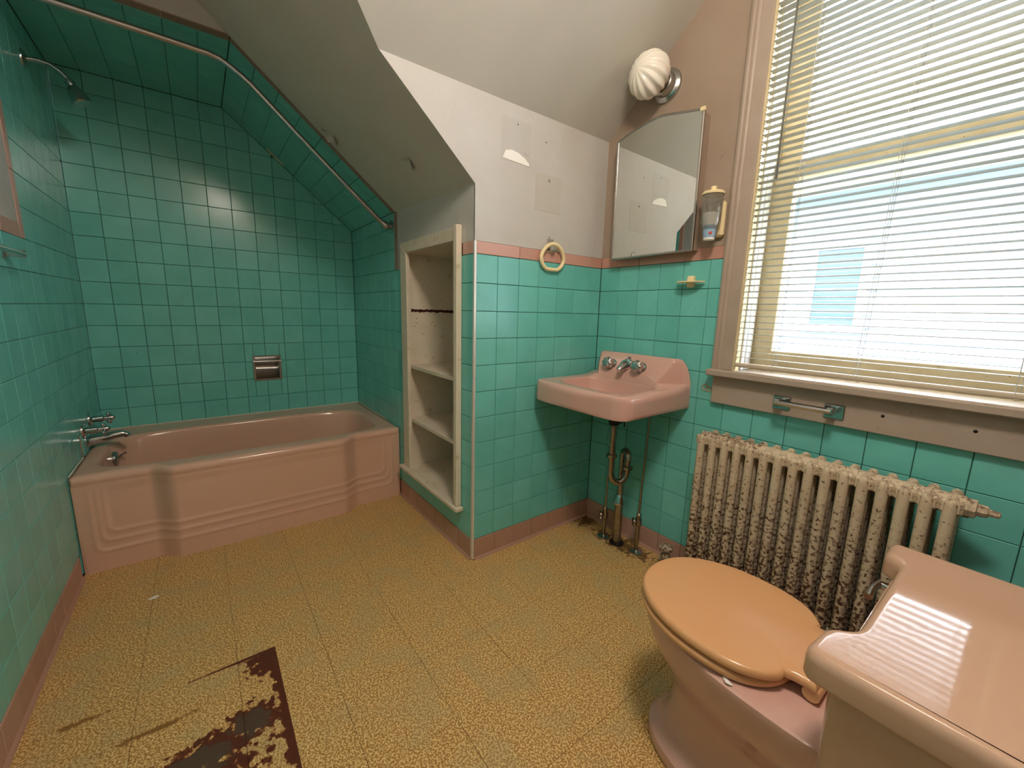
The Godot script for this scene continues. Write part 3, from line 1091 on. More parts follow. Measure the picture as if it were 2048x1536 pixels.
func build_tub_fittings() -> void:
	# two cross handles and a spout on the left wall
	var tf := thing("tub_faucet", "chrome tub filler with two cross handles on the turquoise wall", "faucet", Vector3(0, 0.46, 0.34))
	for h in [[0.528, 0.262], [0.512, 0.418]]:
		var xf: Transform3D = left_wall(h[0], h[1])
		var hd := part(MB.new().lathe([[0.032, 0.0], [0.031, 0.006], [0.022, 0.011], [0.0155, 0.013], [0.0155, 0.048], [0.011, 0.052], [0.010, 0.066], [0.012, 0.068], [0.012, 0.078], [0.009, 0.086], [0.004, 0.090], [0.0005, 0.091]], xf, 24), "valve", M.chrome, tf, 30.0)
		var mb := MB.new()
		for a in 4:
			var d := Vector3(0, cos(a * PI / 2 + 0.5), sin(a * PI / 2 + 0.5))
			var c := Vector3(0.068, h[0], h[1])
			mb.tube([c, c + d * 0.018, c + d * 0.026, c + d * 0.031, c + d * 0.033], [0.0055, 0.0055, 0.0085, 0.006, 0.001], 10)
		part(mb, "cross_handle", M.chrome, hd, 50.0)
	var mb := MB.new()
	mb.tube([Vector3(0.0, 0.452, 0.362), Vector3(0.02, 0.454, 0.362), Vector3(0.05, 0.458, 0.362), Vector3(0.085, 0.464, 0.362), Vector3(0.118, 0.468, 0.362), Vector3(0.132, 0.462, 0.362), Vector3(0.137, 0.452, 0.362)], [0.026, 0.025, 0.021, 0.018, 0.0155, 0.0135, 0.011], 20)
	part(mb, "spout", M.chrome, tf, 50.0)
	part(MB.new().lathe([[0.032, 0.0], [0.032, 0.004], [0.026, 0.010]], left_wall(0.452, 0.362), 24), "wall_flange", M.chrome, tf)
	# shower arm and head
	var sh := thing("shower", "old chrome shower head on a bent arm from the left tiled wall", "shower", Vector3(0, 1.98, 0.395))
	part(MB.new().lathe([[0.033, 0.0], [0.032, 0.004], [0.022, 0.010], [0.012, 0.013]], left_wall(1.985, 0.392), 24), "wall_flange", M.worn_chrome, sh)
	part(MB.new().tube([Vector3(0, 1.985, 0.392), Vector3(0.04, 1.990, 0.394), Vector3(0.075, 1.984, 0.397), Vector3(0.102, 1.965, 0.400), Vector3(0.122, 1.938, 0.402)], 0.0105, 14), "arm", M.worn_chrome, sh, 50.0)
	var dn := Vector3(0.38, -0.92, 0.05).normalized()
	var sx := dn.cross(Vector3.BACK).normalized()
	part(MB.new().lathe([[0.013, -0.006], [0.016, 0.004], [0.0145, 0.018], [0.020, 0.025], [0.027, 0.040], [0.032, 0.066], [0.034, 0.078], [0.031, 0.081], [0.002, 0.079]], Transform3D(Basis(sx, dn, sx.cross(dn)), Vector3(0.120, 1.940, 0.402)), 24), "spray_head", M.worn_chrome, sh, 30.0)
	# curtain rod: along the opening, then down with the slope
	var rd := thing("shower_rod", "bent metal shower curtain rod following the sloped alcove ceiling", "curtain rod", Vector3(0.65, 2.07, 0.70))
	var path := [Vector3(0.001, 2.080, 0.70), Vector3(0.2, 2.078, 0.70), Vector3(0.40, 2.076, 0.70), Vector3(0.52, 2.074, 0.70), Vector3(0.575, 2.073, 0.70), Vector3(0.613, 2.066, 0.70), Vector3(0.645, 2.050, 0.70), Vector3(0.680, 2.030, 0.70), Vector3(0.715, 2.006, 0.70), Vector3(0.80, 1.930, 0.70), Vector3(0.895, 1.845, 0.70), Vector3(1.11, 1.657, 0.70), Vector3(1.255, 1.532, 0.704), Vector3(1.276, 1.517, 0.707)]
	part(MB.new().tube(path, 0.0130, 16), "rod", M.worn_chrome, rd, 50.0)
	part(MB.new().tube([Vector3(1.268, 1.522, 0.706), Vector3(1.280, 1.513, 0.708), Vector3(1.292, 1.508, 0.709), Vector3(1.313, 1.508, 0.710)], [0.017, 0.0195, 0.0195, 0.016], 16), "elbow", M.worn_chrome, rd, 50.0)
	part(MB.new().lathe([[0.031, 0.0], [0.031, 0.004], [0.022, 0.010]], Transform3D(Basis(Vector3.UP, Vector3.LEFT, Vector3.BACK), Vector3(WT, 1.508, 0.710)), 24), "wall_flange", M.worn_chrome, rd)
	part(MB.new().lathe([[0.031, 0.0], [0.031, 0.004], [0.022, 0.010]], left_wall(2.080, 0.70), 24), "wall_flange", M.worn_chrome, rd)
	# recessed soap dish with a grab bar
	var sd := thing("soap_dish", "recessed chrome soap dish with grab bar in the tub wall", "soap dish", Vector3(0.768, 0.612, 0))
	mb = MB.new()
	var a := [0.691, 0.845, 0.615, 0.771]
	mb.bx(Vector3(a[0], a[2], 0.0), Vector3(a[0] + 0.014, a[3], 0.005), 0.002)
	mb.bx(Vector3(a[1] - 0.014, a[2], 0.0), Vector3(a[1], a[3], 0.005), 0.002)
	mb.bx(Vector3(a[0] + 0.012, a[2], 0.0), Vector3(a[1] - 0.012, a[2] + 0.012, 0.005), 0.002)
	mb.bx(Vector3(a[0] + 0.012, a[3] - 0.012, 0.0), Vector3(a[1] - 0.012, a[3], 0.005), 0.002)
	part(mb, "frame", M.worn_chrome, sd)
	# curved hollow of the dish, cut as a strip that swings back and down
	mb = MB.new()
	var ls := []
	for k in 15:
		var f := k / 14.0
		var z := -0.075 * sin(f * PI) * (1.0 - 0.1 * f) + 0.001
		var y := lerpf(0.761, 0.624, f)
		ls.append(PackedVector3Array([Vector3(0.700, y, z), Vector3(0.836, y, z), Vector3(0.836, y, z - 0.002), Vector3(0.700, y, z - 0.002)]))
	mb.loft(ls)
	mb.bx(Vector3(0.697, 0.622, -0.08), Vector3(0.700, 0.764, 0.0))
	mb.bx(Vector3(0.836, 0.622, -0.08), Vector3(0.839, 0.764, 0.0))
	part(mb, "dish", M.worn_chrome, sd, 40.0)
	mb = MB.new()
	mb.tube([Vector3(0.692, 0.737, 0.012), Vector3(0.844, 0.735, 0.012)], 0.0055, 12)
	mb.bx(Vector3(0.692, 0.731, 0.002), Vector3(0.701, 0.743, 0.013), 0.002)
	mb.bx(Vector3(0.835, 0.729, 0.002), Vector3(0.844, 0.741, 0.013), 0.002)
	part(mb, "grab_bar", M.chrome, sd)

# ---------------------------------------------------------------- built-in shelves
func build_shelves() -> void:
	var s := thing("built_in_shelf", "white painted built-in shelf niche beside the bathtub", "shelf", Vector3(WT, 0.205, 1.16))
	var zA := 0.905
	var zB := 1.420
	var y0 := 0.205
	var y1 := 1.352
	var xb := WT + 0.36
	part(MB.new().bx(Vector3(WT - 0.004, y0, zA - 0.012), Vector3(xb, y1 + 0.012, zA)), "side_panel", M.wood_paint, s)
	part(MB.new().bx(Vector3(WT - 0.004, y0, zB), Vector3(xb, y1 + 0.012, zB + 0.012)), "side_panel", M.wood_paint, s)
	part(MB.new().bx(Vector3(xb, y0 - 0.02, zA - 0.012), Vector3(xb + 0.012, y1 + 0.012, zB + 0.012)), "back_panel", M.wood_paint, s)
	part(MB.new().bx(Vector3(WT - 0.004, y1, zA), Vector3(xb, y1 + 0.012, zB)), "top_panel", M.wood_paint, s)
	# face boards
	part(MB.new().prism(PackedVector2Array([Vector2(0.858, 0.222), Vector2(0.935, 0.222), Vector2(0.935, 1.352), Vector2(0.858, 1.404)]), Transform3D(Basis(Vector3.BACK, Vector3.UP, Vector3.LEFT), Vector3(WT - 0.001, 0, 0)), 0.017, 0.004), "stile", M.wood_paint, s)
	part(MB.new().prism(PackedVector2Array([Vector2(0.859, 1.405), Vector2(0.936, 1.353), Vector2(1.428, 1.353), Vector2(1.428, 1.405)]), Transform3D(Basis(Vector3.BACK, Vector3.UP, Vector3.LEFT), Vector3(WT - 0.001, 0, 0)), 0.017, 0.002), "rail", M.wood_paint, s)
	part(MB.new().bx(Vector3(WT - 0.027, 0.222, 1.428), Vector3(WT - 0.001, 1.412, 1.459), 0.004), "stile", M.wood_paint, s)
	# sill and shelves
	part(MB.new().bx(Vector3(WT - 0.040, 0.203, 0.838), Vector3(WT - 0.001, 0.2215, 1.478), 0.003), "sill", M.wood_paint, s)
	part(MB.new().bx(Vector3(WT - 0.002, 0.203, zA), Vector3(xb, 0.2215, zB)), "shelf", M.wood_paint, s)
	for y in [0.790, 0.500]:
		part(MB.new().bx(Vector3(WT + 0.002, y - 0.019, zA + 0.001), Vector3(xb, y, zB - 0.001), 0.002), "shelf", M.wood_paint, s)
	# dark line of old glue and rust where a fourth shelf has been taken out
	var mb := MB.new()
	var lo := []
	var hi := []
	for k in 41:
		var x := lerpf(WT + 0.018, xb - 0.01, k / 40.0)
		lo.append(Vector2(x, 1.063 + rng.randf_range(-0.003, 0.003)))
		hi.append(Vector2(x, 1.077 + rng.randf_range(-0.002, 0.003)))
	hi.reverse()
	var poly := PackedVector2Array()
	for p in lo + hi:
		poly.append(p)
	mb.prism(poly, Transform3D(Basis(), Vector3(0, 0, zA)), 0.0016)
	part(mb, "shelf_mark", M.rust, s)
	for p in [[1.360, 1.005], [1.362, 1.030], [1.40, 0.95], [1.35, 0.99]]:
		part(MB.new().lathe([[0.002, 0.0], [0.0026, 0.0006], [0.0002, 0.001]], Transform3D(Basis(Vector3.RIGHT, Vector3.BACK, Vector3.DOWN), Vector3(p[0], p[1], zA)), 8), "rust_spot", M.rust, s)

# ---------------------------------------------------------------- wall fittings
func build_wall_fittings() -> void:
	var mb: MB
	# towel ring on the closet front
	var tr := thing("towel_ring", "cream plastic towel ring on a small chrome bracket by the sink", "towel ring", Vector3(1.698, 1.345, Z1))
	mb = MB.new()
	mb.bx(Vector3(1.679, 1.338, Z1), Vector3(1.717, 1.392, Z1 + 0.006), 0.002)
	mb.bx(Vector3(1.688, 1.340, Z1 + 0.004), Vector3(1.712, 1.362, Z1 + 0.028), 0.003)
	part(mb, "bracket", M.chrome, tr)
	var rp := []
	for k in 41:
		var a := TAU * k / 40.0 + PI / 2
		var x := 0.066 * cos(a)
		var y := 0.056 * sin(a)
		# flattened at the bottom and narrower at the top
		y = maxf(y, -0.050)
		x *= 1.0 - 0.16 * maxf(sin(a), 0.0)
		rp.append(Vector3(1.704 + x, 1.318 + y - 0.004, Z1 + 0.017 + 0.004 * sin(a)))
	part(MB.new().tube(rp, 0.0082, 12), "ring", M.cream_plastic, tr, 60.0)

	# mirror cabinet
	var mc := thing("medicine_cabinet", "wall mirror cabinet with arched cut-off corner in a thin metal frame", "mirror cabinet", Vector3(WW, 1.325, 1.85))
	var ol := PackedVector2Array([Vector2(1.650, 1.322), Vector2(2.044, 1.326), Vector2(2.040, 1.822), Vector2(2.030, 1.832), Vector2(1.945, 1.848), Vector2(1.900, 1.857), Vector2(1.865, 1.863), Vector2(1.835, 1.864), Vector2(1.800, 1.861), Vector2(1.765, 1.855), Vector2(1.705, 1.844), Vector2(1.643, 1.826)])
	var fv := frame(Vector3(WW, 0, 0), Vector3.BACK, Vector3.UP)
	part(MB.new().prism(MB.inset(ol, 0.006), fv, 0.048, 0.0), "cabinet_body", M.plaster_tan, mc)
	mb = MB.new()
	var inn := MB.inset(ol, 0.0085)
	# frame as a ring of four-sided bars
	var lp := []
	for row in [[ol, 0.046], [ol, 0.0545], [MB.inset(ol, 0.003), 0.0575], [MB.inset(ol, 0.0065), 0.0575], [inn, 0.0545], [inn, 0.046]]:
		var l := PackedVector3Array()
		for p in row[0]:
			l.append(fv * Vector3(p.x, p.y, row[1]))
		lp.append(l)
	lp.append(lp[0])
	mb.loft(lp, false, false)
	part(mb, "frame", M.worn_chrome, mc, 30.0)
	part(MB.new().prism(MB.inset(ol, 0.007), fv * Transform3D(Basis(), Vector3(0, 0, 0.0485)), 0.005), "mirror_glass", M.mirror, mc)
	part(MB.new().bx(Vector3(1.984, 1.819, 2.024), Vector3(1.994, 1.834, 2.043), 0.002), "corner_clip", M.cream_plastic, mc)

	# globe light above it, switched off
	var gl := thing("wall_light", "unlit white swirled glass globe light on a chrome wall plate", "light", Vector3(WW, 2.0, 1.835))
	var ax := Vector3(-0.93, 0.10, -0.10).normalized()
	var sx := ax.cross(Vector3.UP).normalized()
	var bs := Basis(sx, ax, sx.cross(ax))
	part(MB.new().lathe([[0.062, 0.0], [0.061, 0.010], [0.052, 0.018], [0.046, 0.020], [0.044, 0.044], [0.040, 0.048], [0.002, 0.049]], Transform3D(Basis(Vector3.UP, Vector3.LEFT, Vector3.BACK), Vector3(WW, 1.990, 1.838)), 32), "wall_plate", M.worn_chrome, gl, 30.0)
	var prof := []
	for k in 25:
		var a := lerpf(0.5, PI, k / 24.0)
		prof.append([maxf(sin(a) * 0.079, 0.0005), 0.072 - cos(a) * 0.072])
	part(MB.new().lathe(prof, Transform3D(bs, Vector3(2.006, 1.993, 1.832)), 252, 14, 0.06, 2.2), "glass_globe", M.opal_glass, gl, 60.0)

	# paper cup dispenser
	var cd := thing("cup_dispenser", "clear paper cup dispenser with cream cap beside the mirror", "dispenser", Vector3(WW, 1.36, 2.115))
	part(MB.new().bx(Vector3(2.020, 1.372, 2.098), Vector3(WW, 1.500, 2.138), 0.008), "bracket", M.cream_plastic, cd)
	var cx := Vector3(1.985, 0, 2.108)
	part(MB.new().lathe([[0.026, 1.395], [0.034, 1.420], [0.036, 1.515], [0.034, 1.515], [0.032, 1.421], [0.0245, 1.396]], Transform3D(Basis(), cx), 28), "clear_tube", M.clear_plastic, cd, 30.0)
	part(MB.new().lathe([[0.039, 1.515], [0.040, 1.520], [0.034, 1.526], [0.012, 1.528], [0.010, 1.534], [0.011, 1.542], [0.006, 1.546], [0.0005, 1.547]], Transform3D(Basis(), cx), 28), "cap", M.cream_plastic, cd, 30.0)
	var cup := part(MB.new().lathe([[0.019, 1.358], [0.0245, 1.405], [0.029, 1.452], [0.027, 1.452], [0.002, 1.45]], Transform3D(Basis(), cx), 28), "paper_cup", M.paper_white, cd, 30.0)
	part(MB.new().lathe([[0.0203, 1.366], [0.0253, 1.408], [0.0251, 1.4085], [0.0201, 1.3655]], Transform3D(Basis(), cx), 28), "printed_band", M.paper_blue, cup, 30.0)
	part(MB.new().lathe([[0.0002, 0.0], [0.006, 0.0], [0.005, 0.001], [0.0002, 0.0012]], Transform3D(Basis(Vector3.UP, Vector3(-0.8, -0.1, 0.59).normalized(), Vector3(-0.59, 0.0, -0.8)).orthonormalized(), Vector3(1.985 - 0.0175, 1.380, 2.108 + 0.0132)), 12), "printed_dot", M.paper_red, cup)

	# small ledge for tooth brushes
	var th := thing("toothbrush_holder", "small cream plastic toothbrush ledge on the tiles under the mirror", "holder", Vector3(WW, 1.212, 2.028))
	part(MB.new().bx(Vector3(2.022, 1.192, 2.014), Vector3(WW, 1.236, 2.042), 0.004), "boss", M.cream_plastic, th)
	part(MB.new().prism(PackedVector2Array([Vector2(2.034, 1.966), Vector2(2.000, 1.985), Vector2(1.992, 2.010), Vector2(1.992, 2.046), Vector2(2.000, 2.068), Vector2(2.034, 2.085)]), Transform3D(Basis(Vector3.RIGHT, Vector3.BACK, Vector3.DOWN), Vector3(0, 1.2150, 0)), 0.006, 0.0015), "ledge", M.cream_plastic, th)

	# towel bar on the window apron
	var tb := thing("towel_bar", "short chrome towel bar screwed to the window apron", "towel bar", Vector3(2.024, 0.795, 2.48))
	for z in [2.408, 2.555]:
		mb = MB.new()
		mb.bx(Vector3(2.018, 0.772, z - 0.027), Vector3(2.0245, 0.818, z + 0.027), 0.003)
		mb.bx(Vector3(1.970, 0.790, z - 0.010), Vector3(2.020, 0.812, z + 0.010), 0.003)
		part(mb, "bracket", M.chrome, tb)
	part(MB.new().tube([Vector3(1.975, 0.801, 2.404), Vector3(1.975, 0.801, 2.559)], 0.0092, 8), "bar", M.chrome, tb, 20.0)
	# end of a towel bar on the left wall
	var tl := thing("towel_bar", "chrome towel bar on the left tiled wall below the plaster", "towel bar", Vector3(0, 1.216, 1.25))
	for z in [0.985, 1.52]:
		mb = MB.new()
		mb.bx(Vector3(0.0, 1.196, z - 0.02), Vector3(0.006, 1.238, z + 0.02), 0.002)
		mb.bx(Vector3(0.004, 1.204, z - 0.009), Vector3(0.045, 1.226, z + 0.009), 0.003)
		part(mb, "bracket", M.chrome, tl)
	part(MB.new().tube([Vector3(0.040, 1.215, 0.99), Vector3(0.040, 1.215, 1.515)], 0.007, 10), "bar", M.chrome, tl)

# ---------------------------------------------------------------- sink
func sink_h(x: float, s: float) -> float:
	var k := pow(clampf(1.0 - (WW - 0.034 - x) / 0.105, 0.0, 1.0), 1.8)
	var e := clampf((absf(s) - 0.203) / 0.049, 0.0, 1.0)
	return 0.788 + 0.115 * k * sqrt(maxf(1.0 - e * e, 0.0))

func sink_in(p: Vector2, d: float, xf: float, hw: float, c: Vector2) -> Vector2:
	var q := Vector2(clampf(p.x, xf + d, WW - 0.002 - d * 0.6), clampf(p.y, -hw + d, hw - d))
	# keep the rounded corners round
	return q.lerp(p + (c - p).normalized() * d, 0.35)

func build_sink() -> void:
	var zc := 1.815
	var sk := thing("sink", "pink wall-hung porcelain sink with raised back in the corner", "sink", Vector3(WW, 0.70, zc))
	var hw := 0.252
	# outline going round: front left, front, front right, right side, back, left side
	var ol := []
	var r := 0.062
	var xf := 1.597
	for k in 11:
		var a := lerpf(PI, PI * 1.5, k / 10.0)      # front left corner (towards -z)
		ol.append(Vector2(xf + 0.012 + r + cos(a) * r, -hw + r + sin(a) * r))
	ol.reverse()
	# now from the side to the front; go on along the bowed front
	for k in range(1, 30):
		var s := lerpf(-hw + r, hw - r, k / 30.0)
		ol.append(Vector2(xf + 0.012 * pow(s / (hw - r), 2.0), s))
	for k in 11:
		var a := lerpf(PI, PI * 0.5, k / 10.0)
		ol.append(Vector2(xf + 0.012 + r + cos(a) * r, hw - r + sin(a) * r))
	for k in range(1, 24):
		ol.append(Vector2(lerpf(xf + 0.012 + r, WW - 0.002, k / 24.0), hw))
	for k in 51:
		var f := k / 50.0
		var e := sin((f - 0.5) * PI) * 0.5 + 0.5
		ol.append(Vector2(WW - 0.002, lerpf(hw, -hw, e)))
	for k in range(1, 24):
		ol.append(Vector2(lerpf(WW - 0.002, xf + 0.012 + r, k / 24.0), -hw))
	var c := Vector2(1.80, 0.0)
	var loops := []
	for q in [[0.703, 0.012], [0.700, 0.006], [0.704, 0.001], [0.715, 0.0]]:
		var l := PackedVector3Array()
		for p in ol:
			var w: Vector2 = sink_in(p, q[1], xf, hw, c)
			l.append(Vector3(w.x, q[0], zc + w.y))
		loops.append(l)
	for q in [[-0.030, 0.0], [-0.020, 0.0012], [-0.012, 0.0045], [-0.006, 0.009], [-0.002, 0.0155], [0.0, 0.023], [0.0, 0.030]]:
		var l := PackedVector3Array()
		for p in ol:
			var w: Vector2 = sink_in(p, q[1], xf, hw, c)
			l.append(Vector3(w.x, maxf(sink_h(p.x, p.y * 0.998) + q[0], 0.716 + q[1]), zc + w.y))
		loops.append(l)
	var last: PackedVector3Array = loops[loops.size() - 1]
	var rim := PackedVector3Array()
	for p in ol:
		var dir: Vector2 = (p - c)
		dir = Vector2(dir.x / 0.21, dir.y / 0.25)
		dir = Vector2(dir.x * 0.140, dir.y * 0.190).normalized()
		var w := superell(Vector2(1.798, 0.005), 0.140, 0.190, 3.4, dir)
		rim.append(Vector3(w.x, 0.786, zc + w.y))
	for k in range(1, 9):
		var f := k / 9.0
		var l := PackedVector3Array()
		for i in ol.size():
			var p := last[i].lerp(rim[i], f)
			var hgt := minf(last[i].y, maxf(sink_h(p.x + 0.012, (p.z - zc)), 0.786))
			l.append(Vector3(p.x, hgt - 0.002 * f, p.z))
		loops.append(l)
	for q in [[0.7855, 1.0], [0.783, 0.985], [0.775, 0.968], [0.755, 0.945], [0.725, 0.89], [0.695, 0.80], [0.675, 0.64], [0.667, 0.42], [0.664, 0.18]]:
		var l := PackedVector3Array()
		for p in rim:
			l.append(Vector3(1.805 + (p.x - 1.798) * q[1] + 0.03 * (1.0 - q[1]), q[0], zc + 0.005 + (p.z - zc - 0.005) * q[1]))
		loops.append(l)
	part(MB.new().loft(loops), "basin", M.porcelain, sk, 50.0)
	# dark underside of the bowl
	part(MB.new().lathe([[0.02, 0.646], [0.060, 0.649], [0.10, 0.662], [0.135, 0.685], [0.15, 0.701]], Transform3D(Basis().scaled(Vector3(1, 1, 1.15)), Vector3(1.822, 0, zc)), 32), "bowl_underside", M.porcelain, sk, 40.0)
	part(MB.new().lathe([[0.022, 0.6655], [0.022, 0.668], [0.012, 0.6695], [0.002, 0.667]], Transform3D(Basis(), Vector3(1.84, 0, zc)), 20), "drain", M.worn_chrome, sk)
	# taps on the raised back
	var tilt := Vector3(-0.86, 0.30, 0.0).normalized()
	for h in [[0.846, 1.712], [0.848, 1.872]]:
		var o := Vector3(1.972, h[0], h[1])
		var bs := Basis(tilt.cross(Vector3.BACK).normalized(), tilt, Vector3.BACK)
		var hd := part(MB.new().lathe([[0.027, -0.016], [0.028, 0.004], [0.024, 0.011], [0.014, 0.014], [0.013, 0.020]], Transform3D(bs, o), 24), "valve", M.worn_chrome, sk, 30.0)
		part(MB.new().lathe([[0.014, 0.014], [0.0235, 0.019], [0.026, 0.028], [0.025, 0.043], [0.019, 0.049], [0.010, 0.051], [0.0005, 0.050]], Transform3D(bs, o), 48, 8, 0.09), "knob", M.worn_chrome, hd, 35.0)
	var so := Vector3(1.972, 0.853, 1.800)
	var sp := part(MB.new().tube([so + Vector3(0.012, 0, 0), so + Vector3(-0.006, 0.004, 0), so + Vector3(-0.022, 0.003, 0), so + Vector3(-0.042, -0.006, 0), so + Vector3(-0.056, -0.014, 0), so + Vector3(-0.062, -0.020, 0)], [0.028, 0.027, 0.022, 0.016, 0.0135, 0.010], 20), "spout", M.chrome, sk, 50.0)
	part(MB.new().tube([so + Vector3(-0.002, 0.012, 0.006), so + Vector3(0.0, 0.040, 0.008)], [0.005, 0.007], 8), "pop_up_lift", M.worn_chrome, sp)

	# trap
	var tp := thing("drain_trap", "tarnished chrome S-shaped drain trap running from the sink to the floor", "pipe", Vector3(1.956, 0, 1.824))
	var path := [Vector3(1.861, 0.640, 1.835), Vector3(1.861, 0.55, 1.835), Vector3(1.861, 0.42, 1.835)]
	for k in range(1, 12):
		var a := PI * k / 12.0
		path.append(Vector3(1.861, 0.392, 1.835).lerp(Vector3(1.925, 0.392, 1.876), 0.5 - 0.5 * cos(a)) + Vector3(0, -0.058 * sin(a), 0))
	path.append(Vector3(1.925, 0.41, 1.876))
	for k in range(0, 9):
		var a := PI * k / 8.0
		path.append(Vector3(1.925, 0.435, 1.876).lerp(Vector3(1.956, 0.435, 1.824), 0.5 - 0.5 * cos(a)) + Vector3(0, 0.036 * sin(a), 0))
	for y in [0.40, 0.30, 0.20]:
		path.append(Vector3(1.956, y, 1.824))
	part(MB.new().tube(path, 0.0155, 16), "trap_pipe", M.pipe_steel, tp, 60.0)
	part(MB.new().tube([Vector3(1.956, 0.215, 1.824), Vector3(1.956, 0.0, 1.824)], 0.0195, 16), "floor_pipe", M.pipe_steel, tp)
	part(MB.new().lathe([[0.017, 0.250], [0.019, 0.246], [0.030, 0.214], [0.030, 0.204], [0.022, 0.200]], Transform3D(Basis(), Vector3(1.956, 0, 1.824)), 24), "cone_flange", M.chrome, tp, 30.0)
	part(MB.new().lathe([[0.034, 0.001], [0.034, 0.006], [0.022, 0.012]], Transform3D(Basis(), Vector3(1.956, 0, 1.824)), 24), "floor_flange", M.dark_metal, tp)
	for q in [[1.861, 0.462, 1.835], [1.925, 0.405, 1.876]]:
		part(MB.new().lathe([[0.0165, -0.008], [0.024, -0.007], [0.025, 0.0], [0.024, 0.005], [0.017, 0.009]], Transform3D(Basis(), Vector3(q[0], q[1], q[2])), 8), "slip_nut", M.pipe_steel, tp, 20.0)
	part(MB.new().lathe([[0.030, 0.6445], [0.030, 0.632], [0.022, 0.620], [0.021, 0.606], [0.0165, 0.600]], Transform3D(Basis(), Vector3(1.861, 0, 1.835)), 20), "drain_nut", M.dark_metal, tp)
	part(MB.new().tube([Vector3(1.875, 0.600, 1.835), Vector3(1.905, 0.606, 1.84), Vector3(1.955, 0.626, 1.848)], 0.003, 8), "pop_up_rod", M.dark_metal, tp)
	part(MB.new().tube([Vector3(1.925, 0.585, 1.842), Vector3(1.925, 0.640, 1.842)], 0.0035, 8), "lift_strap", M.dark_metal, tp)
	# the two supplies
	for q in [[1.951, 1.749, 0.105, "supply pipe with oval stop valve rising left of the drain trap"], [1.972, 1.924, 0.140, "supply pipe with oval stop valve rising between trap and radiator"]]:
		var p := thing("supply_pipe", "thin " + q[3], "pipe", Vector3(q[0], 0, q[1]), "supplies under the sink")
		var b := Vector3(q[0], 0, q[1])
		part(MB.new().lathe([[0.032, 0.001], [0.031, 0.005], [0.014, 0.012]], Transform3D(Basis(), b), 24), "floor_flange", M.worn_chrome, p)
		part(MB.new().tube([b, b + Vector3(0, q[2], 0)], 0.0085, 12), "riser", M.pipe_steel, p)
		part(MB.new().lathe([[0.010, q[2] - 0.012], [0.0145, q[2] - 0.006], [0.0145, q[2] + 0.022], [0.011, q[2] + 0.030], [0.0115, q[2] + 0.044], [0.006, q[2] + 0.052]], Transform3D(Basis(), b), 12), "stop_valve", M.pipe_steel, p, 25.0)
		part(MB.new().lathe([[0.006, 0.0], [0.006, 0.018], [0.021, 0.020], [0.021, 0.026], [0.004, 0.029]], Transform3D(Basis(Vector3.UP, Vector3(-0.75, 0.1, -0.65).normalized(), Vector3(-0.65, 0, 0.75)).orthonormalized(), b + Vector3(0, q[2] + 0.008, 0)), 20), "valve_handle", M.chrome, p, 30.0)
		part(MB.new().tube([b + Vector3(0, q[2] + 0.04, 0), b + Vector3(0.002, 0.30, 0.0), b + Vector3(0.010, 0.5, 0.002), b + Vector3(0.014, 0.695, 0.003)], 0.0052, 10), "supply_tube", M.pipe_steel, p, 60.0)

